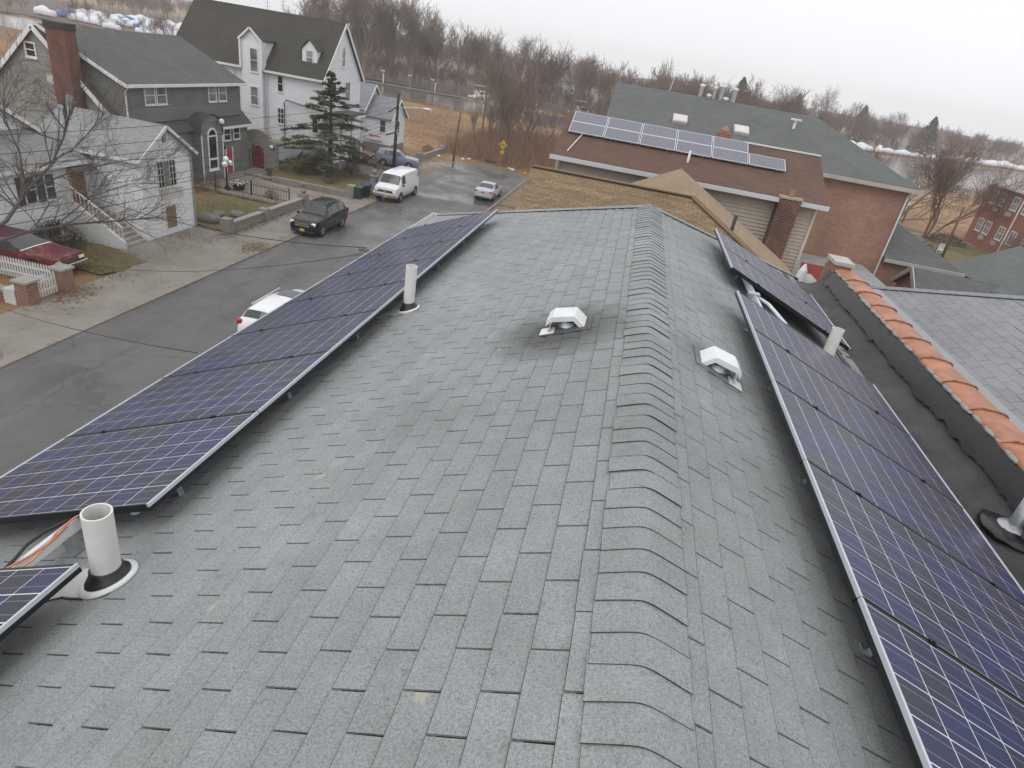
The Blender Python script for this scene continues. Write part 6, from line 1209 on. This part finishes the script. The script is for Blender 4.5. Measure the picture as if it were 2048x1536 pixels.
# conifer
cf = thing('cedar_tree', 'dark green cedar tree in front of the big white house', 'tree', (-27.0, 55.2, 0)); rg = random.Random(9); st_ = MB(); lf = MB(); nd = MB(); H_ = 8.3
st_.tube([(-27,55.2,-.1), (-26.95,55.2,3), (-27.0,55.15,H_)], [.26,.17,.02], 9)
zz_ = 1.15
while zz_ < H_-.15:
    t_ = (zz_-1.15)/(H_-1.3); nb_ = rg.choice((4, 5, 6)); a0 = rg.uniform(0, 6.28)
    for q in range(nb_):
        a = a0+q*6.283/nb_+rg.uniform(-.35, .35); z = zz_+rg.uniform(-.18, .18); ln = (4.9*(1-t_)**.95+.15)*rg.uniform(.5, 1.15); rise = rg.uniform(-.02, .22)+.3*t_
        pts = [Vector((-27+ln*k/5*math.cos(a+.2*k/5), 55.2+ln*k/5*math.sin(a+.2*k/5), z+ln*(rise*k/5-.20*(k/5)**2)+rg.uniform(-.06, .06))) for k in range(6)]
        st_.tube(pts, [.05*(1-t_)+.02, .04, .03, .022, .015, .006], 4, False); sd = Vector((-math.sin(a), math.cos(a), 0)); od = Vector((math.cos(a), math.sin(a), 0))
        for k in range(int(11+26*ln/4)):                      # side sprays, each a flat fan of needles
            f = rg.uniform(.38, 1.0); g = min(f, .999)*5; j = int(g); p0 = pts[j].lerp(pts[j+1], g-j); side = rg.choice((-1, 1)); sl_ = (.35+.75*(1.1-f))*min(1, ln/2.2)*rg.uniform(.6, 1.2); dr_ = (od*rg.uniform(.3, .9)+sd*side*rg.uniform(.4, 1.1)+Vector((0,0,rg.uniform(-.25, .12)))).normalized()
            for m_ in range(int(16+18*sl_)):
                c = p0+dr_*sl_*rg.random()+Vector((rg.gauss(0,.04), rg.gauss(0,.04), rg.gauss(0,.035))); nv = (dr_*.6+sd*rg.uniform(-1, 1)+od*rg.uniform(-.2, .8)+Vector((0,0,rg.uniform(-.2, .35)))).normalized()*rg.uniform(.12, .26); s_ = nv.cross(Vector((0,0,1))).normalized()*.058
                (lf if rg.random() < .72 else nd).add([c-s_*.4, c+nv*.5-s_, c+nv, c+nv*.5+s_, c+s_*.4], [(0,1,2,3,4)])
    zz_ += rg.uniform(.42, .8)*(1-.4*t_)
st_.build('trunk', mat('dark_bark', (.045,.038,.033), .95), cf, True); lf.build('crown', mat('cedar_needles', (.115,.145,.072), .85, .4, 1.1, c2=(.21,.225,.105)), cf); nd.build('brown_needles', mat('cedar_brown', (.19,.16,.075), .9, .3, 1), cf)
# big street tree reaching in from the left
stt = thing('street_tree', 'bare street tree whose limbs reach across the white house from the left', 'tree', (-24.9, 18.0, 0)); mbs = (MB(), MB()); rg = random.Random(15); X_ = -24.5
limbs = [([(18.0,-.1),(18.4,1.2),(19.6,2.3)], .30, 0), ([(19.6,2.3),(20.9,3.0),(22.2,4.0),(23.3,4.95),(24.1,6.0),(24.6,7.1)], .13, .2), ([(19.6,2.2),(21.5,2.5),(23.6,2.45),(26,2.2),(28.9,1.9)], .10, .8), ([(23.1,4.8),(25.0,5.3),(26.6,6.2),(28,7.0)], .055, -.3), ([(22,3.9),(24.5,4.5),(27.5,4.7),(30.6,4.5)], .06, .5), ([(22.2,4.0),(22.6,5.4),(22.4,6.6),(22.8,7.6)], .06, -.5), ([(23.6,2.45),(25.4,3.2),(27.6,3.5),(30.2,3.2)], .05, .3)]
for pts, r_, dx in limbs:
    P_ = [Vector((X_+dx*i*.5+rg.uniform(-.1,.1), y_, z)) for i, (y_, z) in enumerate(pts)]; n_ = len(P_); mbs[0].tube(P_, [r_*.72*(1-.75*i/(n_-1)) if r_ < .2 else r_*(1-.3*i/(n_-1)) for i in range(n_)], 7, False)
    if r_ > .2: continue
    for k in range(int(7+3*n_)):
        f = rg.uniform(.25, 1)*(n_-1); i = min(int(f), n_-2); c = P_[i].lerp(P_[i+1], f-i); d = (P_[i+1]-P_[i]).normalized()
        nd_ = (d+Vector((rg.gauss(0,.5), rg.gauss(0,.45), rg.gauss(.25,.5)))).normalized(); grow(mbs, c, nd_, rg.uniform(.9, 1.9), r_*.28, 2, ((0,0,4,3), .6, .3, .006), rg)
mbs[0].build('trunk', mat('street_bark', (.10,.088,.08), .9, .25, 3), stt, True); mbs[1].build('crown', mat('street_twigs', (.10,.082,.072), .9, .2, 2), stt)
# right-hand yard
tree_thing('bare_tree', 'reddish multi-stemmed bare tree in front of the river at right', (36.4,85.5,0), tree_meshes(210, 12.5, (9,6,5,3), .62, .7, .014, .16, mt=mat('red_bark', (.17,.09,.06), .9), mc=M_TW2, stems=3)); tree_thing('bare_tree', 'dark leaning bare tree near the brick building corner', (30.5,84,0), tree_meshes(211, 9.5, (6,5,4,3), .7, .6, .014, .16, lean=.5, mt=M_BK1, mc=M_TW1)); tree_thing('bare_tree', 'tangled bare tree in front of the apartment block', (35.5,64,0), tree_meshes(212, 6.0, (8,6,4,3), .95, .4, .012, .10, mt=M_BK1, mc=M_TW1))
tree_thing('bare_tree', 'second reddish bare tree beside the river, left of the apartment block', (42,97,0), FAR[2], 1.15, 1.0); tree_thing('bare_tree', 'bare tree half hidden behind the brick building corner', (27,90,0), FAR[0], 1.0, 2.0)
u3 = thing('utility_pole', 'leaning brown pole in the right-hand yard', 'utility pole', (33.8,73.3,0)); MB().tube([(33.8,73.3,0), (33.6,73.3,5.4)], [.16,.12], 8).build('pole', M_POLE2, u3, True)
shrub('dark_hedge', 'dark evergreen hedge behind the low annexe', (27,63,0), 2.6, 2.6, mat('dark_evergreen', (.03,.036,.02), .9, .35, 1), 2400, 21, .14); shrub('dark_hedge', 'grey tangled brush beside the leaning pole', (33.5,62,0), 2.3, 2.2, M_FD, 1800, 22, .12); shrub('dark_hedge', 'long dark compost heap in the right-hand yard', (37.5,82,0), 2.3, 1.3, M_FD, 1600, 23, .12)
gc = thing('garden_chair', 'white garden chair on the grass in the right-hand yard', 'chair', (34.4,75.4,0))
MB().box((34.1,75.1,.42), (34.7,75.7,.47)).build('seat', M_TRIM, gc)
for q in range(4): MB().box((34.12+.15*q,75.66,.47), (34.2+.15*q,75.7,1.1)).build('back_slat', M_TRIM, gc)
for a_ in (34.12, 34.64):
    for c_ in (75.12, 75.64): MB().box((a_,c_,0), (a_+.05,c_+.05,.42)).build('leg', M_TRIM, gc)
    MB().box((a_,75.1,.62), (a_+.06,75.7,.66)).build('armrest', M_TRIM, gc)
sheet('yard_grass', rough_poly([(26,56),(43,58),(43,90),(28,92)], 9, 2, .8), mat('olive_yard', (.16,.135,.06), .95, .3, .4, bump=.05, bs=5), .008); sheet('yard_path', [(30,86.5),(43,86.5),(43,88.2),(30,88.2)], M_CON, .014)
fa_ = thing('low_fence', 'low pale fence across the right-hand yard', 'fence', (36,79.5,0)); MB().box((31,79.5,.3), (40,79.56,.42)).build('rail', MATS['grey_pole'], fa_)
for x in range(31, 41, 3): MB().box((x-.06,79.46,0), (x+.06,79.6,.6)).build('post', MATS['grey_pole'], fa_)
shd = thing('garden_shelter', 'low open shelter with pale sloping roof near the river, right', 'shelter', (33.5,97,0)); roofslab('roof', [(30.5,95,2.3),(37.5,95,2.3),(37.5,98.5,3.0),(30.5,98.5,3.0)], mat('pale_tin', (.33,.31,.29), .6), shd, .1)
for x, y_ in ((30.8,95.2),(37.2,95.2),(30.8,98.2),(37.2,98.2)): MB().box((x-.08,y_-.08,0), (x+.08,y_+.08,2.35)).build('post', M_POLE2, shd)

# ================================================================== river docks and boats
M_DOCK = mat('grey_dock_wood', (.20,.185,.165), .9, .2, 1)
dk_ = thing('floating_dock', 'long low wooden dock along the far bank of the river', 'dock', (-45,176,0))
for i in range(16): x = -82+i*4.2; MB().box((x,172.8+i*.55,-.35), (x+4.15,174.6+i*.55,.0)).build('deck_section', M_DOCK, dk_)
for i, x in enumerate((-79,-70.5,-63,-56.5,-50,-43,-36,-29,-22)): MB().tube([(x,174.8+(x+82)*.131,-1), (x,174.8+(x+82)*.131,2.2)], .14, 6).build('pile', M_TRIM if i % 2 else M_DOCK, dk_)
for i, x in enumerate((-70.7,-63.2,-56.8)):
    o = thing('dock_lamp', ['left', 'middle', 'right'][i]+' white dock lamp on the river dock', 'lamp', (x,176.5,0)); MB().tube([(x,176.5,-.3),(x,176.5,2.7)], .05, 6).build('post', M_GALV, o)
    for s_ in (-.28, .28): MB().ball((x+s_,176.5,2.85), .18, 10, 6).build('globe', M_GLOBE, o, True)
def boat(label, loc, L_, rz, cabin=True, group=None):
    o = thing('motor_boat', label, 'boat', loc, group, rz); b = MB(); n_ = 8
    for i in range(n_+1):
        f = i/n_; hw = L_*.17*math.sin(min(1, (1-f)*1.6+.05)*math.pi/2)*(1 if f > .05 else .92); sh = L_*.1*(1+.45*f*f); x = L_*(f-.5); b.v += [(x,-hw,sh),(x,-hw*.75,-.1),(x,0,-.3),(x,hw*.75,-.1),(x,hw,sh)]
    for i in range(n_):
        for j in range(4): b.f.append((i*5+j, i*5+j+1, (i+1)*5+j+1, (i+1)*5+j))
        b.f.append((i*5, (i+1)*5, (i+1)*5+4, i*5+4))
    b.f.append((0,4,3,2,1)); fixn(b.build('hull', M_TRIM, o, local=True))
    if cabin:
        MB().box((-L_*.22,-L_*.12,L_*.1), (L_*.12,L_*.12,L_*.26)).build('cabin', M_TRIM, o, local=True, bevel=.1); MB().box((-L_*.2,-L_*.122,L_*.17), (L_*.123,L_*.122,L_*.23)).build('cabin_window', M_GL, o, local=True)
        MB().box((-L_*.3,-L_*.13,L_*.40), (L_*.08,L_*.13,L_*.42)).build('canopy', M_TRIM, o, local=True)
        for sx in (-L_*.28, L_*.05):
            for sy in (-L_*.11, L_*.11): MB().box((sx-.04,sy-.04,L_*.2), (sx+.04,sy+.04,L_*.4)).build('canopy_post', M_GALV, o, local=True)
    return o
boat('white cabin cruiser moored at the dock behind the bare trees', (-45.5,185.5,-.4), 8.5, 1.2); boat('white motor boat with flybridge beyond the left end of the brown roof', (-18.3,196,-.4), 9, 1.1)
# shrink-wrapped boats ashore
def wmesh(seed, L_):
    rg = random.Random(seed); b = MB(); n_ = 9
    for i in range(n_+1):
        f = i/n_; hw = L_*.17*(math.sin(math.pi*min(1, f*1.15+.12))**.5 if f < .8 else 1.0*(1-(f-.8)*1.2)); top = L_*(.24+.10*math.exp(-((f-.45)/.22)**2)+rg.uniform(-.012,.012)); x = L_*(f-.5); b.v += [(x,-hw*.8,.5),(x,-hw,L_*.14),(x,-hw*.45,top*.93),(x,0,top),(x,hw*.45,top*.93),(x,hw,L_*.14),(x,hw*.8,.5)]
    for i in range(n_):
        for j in range(6): b.f.append((i*7+j, i*7+j+1, (i+1)*7+j+1, (i+1)*7+j))
    b.f += [tuple(range(6,-1,-1)), tuple(n_*7+j for j in range(7))]; return b
M_WRAP = mat('white_shrink_wrap', (.76,.78,.82), .35, .06, .5); M_WRB = mat('blue_tarp', (.08,.15,.36), .5); WM = [wmesh(i, 10).mesh('wrap', None, (M_WRAP,), True) for i in range(3)]; WB = wmesh(9, 10).mesh('wrap', None, (M_WRB,), True); CR = MB().add([(-3,-.8,0),(-3,.8,0),(-3,.8,.75),(-3,-.8,.75),(2.6,-.6,0),(2.6,.6,0),(2.6,.6,.75),(2.6,-.6,.75)], [(0,1,2,3),(7,6,5,4),(0,4,5,1),(2,6,7,3)]).mesh('cradle', None, (M_DOCK,))
rg = random.Random(33)
def wrapped(x, y_, s_, lb, grp, blue=False):
    o = thing('wrapped_boat', lb, 'boat', (x,y_,0), grp, rg.uniform(-.5,.5)+1.57*(rg.random() < .3)); o.scale = (s_,s_,s_); sobj('wrap', WB if blue else rg.choice(WM), o); sobj('cradle', CR, o)
for i in range(18):
    x = 62+i*7.2+rg.uniform(-1.4,1.4); wrapped(x, river_far(x)+rg.uniform(4,12), rg.uniform(.6,1.0), 'white shrink-wrapped boat laid up on the right-hand river bank' if i != 9 else 'boat under a blue tarpaulin on the right-hand bank', 'wrapped boats on the right bank' if i != 9 else None, i == 9)
for i in range(52):
    bl = i % 13 == 4; yb_ = rg.uniform(188,272); wrapped(-168-(yb_-188)*.42+rg.uniform(-26,24), yb_, rg.uniform(.55,.95), 'white shrink-wrapped boat in the boatyard beyond the grey house' if not bl else 'boat under a blue tarpaulin in the boatyard beyond the grey house', 'wrapped boats in the left boatyard' if not bl else 'blue boats in the left boatyard', bl)
# far evergreens and houses
def spruce(seed, m_):
    rg = random.Random(seed); t_ = MB().tube([(0,0,0),(0,0,9.9)], [.2,.03], 6, False); c = MB()
    for i in range(700):
        f = rg.random()**.8; z = .8+9.2*f; q = (4.2*(1-f)**.8+.15)*rg.uniform(.35,1.05); a = rg.uniform(0,6.28); p = Vector((q*math.cos(a), q*math.sin(a), z-.2*q)); d = Vector((math.cos(a), math.sin(a), -.35))*rg.uniform(.4,.8); s_ = Vector((-math.sin(a), math.cos(a), 0))*rg.uniform(.18,.35); c.add([p-d*.5-s_, p+d*.5, p-d*.5+s_, p-d*.3+Vector((0,0,.3))], [(0,1,2),(0,1,3),(1,2,3)])
    return t_.mesh('trunk', None, (M_BK1,)), c.mesh('crown', None, (m_,))
M_SPR = mat('dark_spruce', (.028,.038,.028), .9, .3, .5); SP = [spruce(i, M_SPR) for i in range(2)]
for x, y_, h_, k, lb in ((31,255,17,0,'pointed dark evergreen above the flues of the green-grey roof'), (58,290,15.5,1,'narrow evergreen between the two round bare trees'), (90,312,15.5,1,'pale evergreen near the far white house'), (122,322,16,0,'broad dark evergreen at right above the boats')): tree_thing('evergreen_tree', lb, (x,y_,0), SP[k], h_/10)
def farhouse(label, loc, wd, dp, he, hr_, wm_, rm, rz):
    o = thing('far_house', label, 'house', loc, None, rz); MB().box((-wd/2,-dp/2,0), (wd/2,dp/2,he)).build('wall', wm_, o, local=True); fixn(MB().slab([(-wd/2-.3,-dp/2-.3,he),(wd/2+.3,-dp/2-.3,he),(wd/2+.3,0,hr_),(-wd/2-.3,0,hr_)], .2).build('roof', rm, o, local=True)); fixn(MB().slab([(-wd/2-.3,0,hr_),(wd/2+.3,0,hr_),(wd/2+.3,dp/2+.3,he),(-wd/2-.3,dp/2+.3,he)], .2).build('roof', rm, o, local=True))
    fixn(MB().slab([(-wd/2,-dp/2,he-.1),(-wd/2,dp/2,he-.1),(-wd/2,0,hr_-.1)], .1).build('gable', wm_, o, local=True)); fixn(MB().slab([(wd/2,-dp/2,he-.1),(wd/2,dp/2,he-.1),(wd/2,0,hr_-.1)], .1).build('gable', wm_, o, local=True))
    for k in range(3):
        f = MB().cbox((-wd/2+wd*(k+.7)/3.4,-dp/2-.05,he*.55), (1.2,.1,1.5)).build('window', M_TRIM, o, local=True); MB().cbox((-wd/2+wd*(k+.7)/3.4,-dp/2-.11,he*.55), (.9,.04,1.2)).build('pane', M_GL, f, local=True)
M_CRM = mat('cream_wall', (.55,.53,.47), .7); M_RF1 = mat('grey_far_roof', (.22,.20,.19), .9); M_RF2 = mat('brown_far_roof', (.20,.13,.10), .9)
for a in (('cream gabled house among the bare trees above the boats', (100,330,0), 14, 11, 6, 11, M_CRM, M_RF1, .5), ('house with reddish roof between the right-hand evergreens', (135,360,0), 16, 11, 6, 11, M_CRM, M_RF2, .1), ('pale house at the far right behind the boats', (172,396,0), 18, 11, 6, 10, M_CRM, M_RF1, -.1), ('low pale house right of the reddish-roofed one', (152,380,0), 12, 9, 5, 9, M_CRM, M_RF2, .3), ('grey house glimpsed through the wood beyond the river', (-30,268,0), 14, 10, 6, 10, mat('grey_far_wall', (.35,.35,.36), .8), M_RF1, .2), ('long pale shed beyond the left boatyard', (-180,285,0), 40, 14, 7, 9, M_CRM, M_RF1, .2)): farhouse(*a)
# low hills on the horizon
hl = MB(); nh = 90
for i in range(nh+1):
    x = -1300+2600*i/nh; y_ = 820+60*math.sin(i*.31); h_ = 8+1.2*math.sin(i*.45)+1.5*math.sin(i*1.13+1)+math.sin(i*2.7); hl.v += [(x,y_-150,0),(x,y_,max(4,h_)),(x,y_+150,0)]
for i in range(nh):
    for j in range(2): hl.f.append((i*3+j, (i+1)*3+j, (i+1)*3+j+1, i*3+j+1))
tag(fixn(hl.build('hills', mat('wooded_hills', (.10,.085,.075), .95, .3, .02, fine=.2), None, True)), kind='structure')
# ================================================================== damp winter air
hz_ = MB().box((-1400,-190,-2.6), (1400,1060,40)); h_ob = hz_.build('haze', None); h_ob.data.materials.clear()
vm = bpy.data.materials.new('haze'); vm.use_nodes = True; t = vm.node_tree; t.nodes.remove(t.nodes['Principled BSDF']); pv_ = t.nodes.new('ShaderNodeVolumePrincipled'); pv_.inputs['Color'].default_value = (.98,.985,1,1); pv_.inputs['Density'].default_value = .0006; pv_.inputs['Anisotropy'].default_value = .2
t.links.new(pv_.outputs[0], t.nodes['Material Output'].inputs['Volume']); h_ob.data.materials.append(vm); h_ob.display_type = 'WIRE'
tag(h_ob, 'thin damp winter haze filling the air', 'haze', kind='stuff'); scene.cycles.volume_bounces = 1; scene.cycles.volume_step_rate = 1
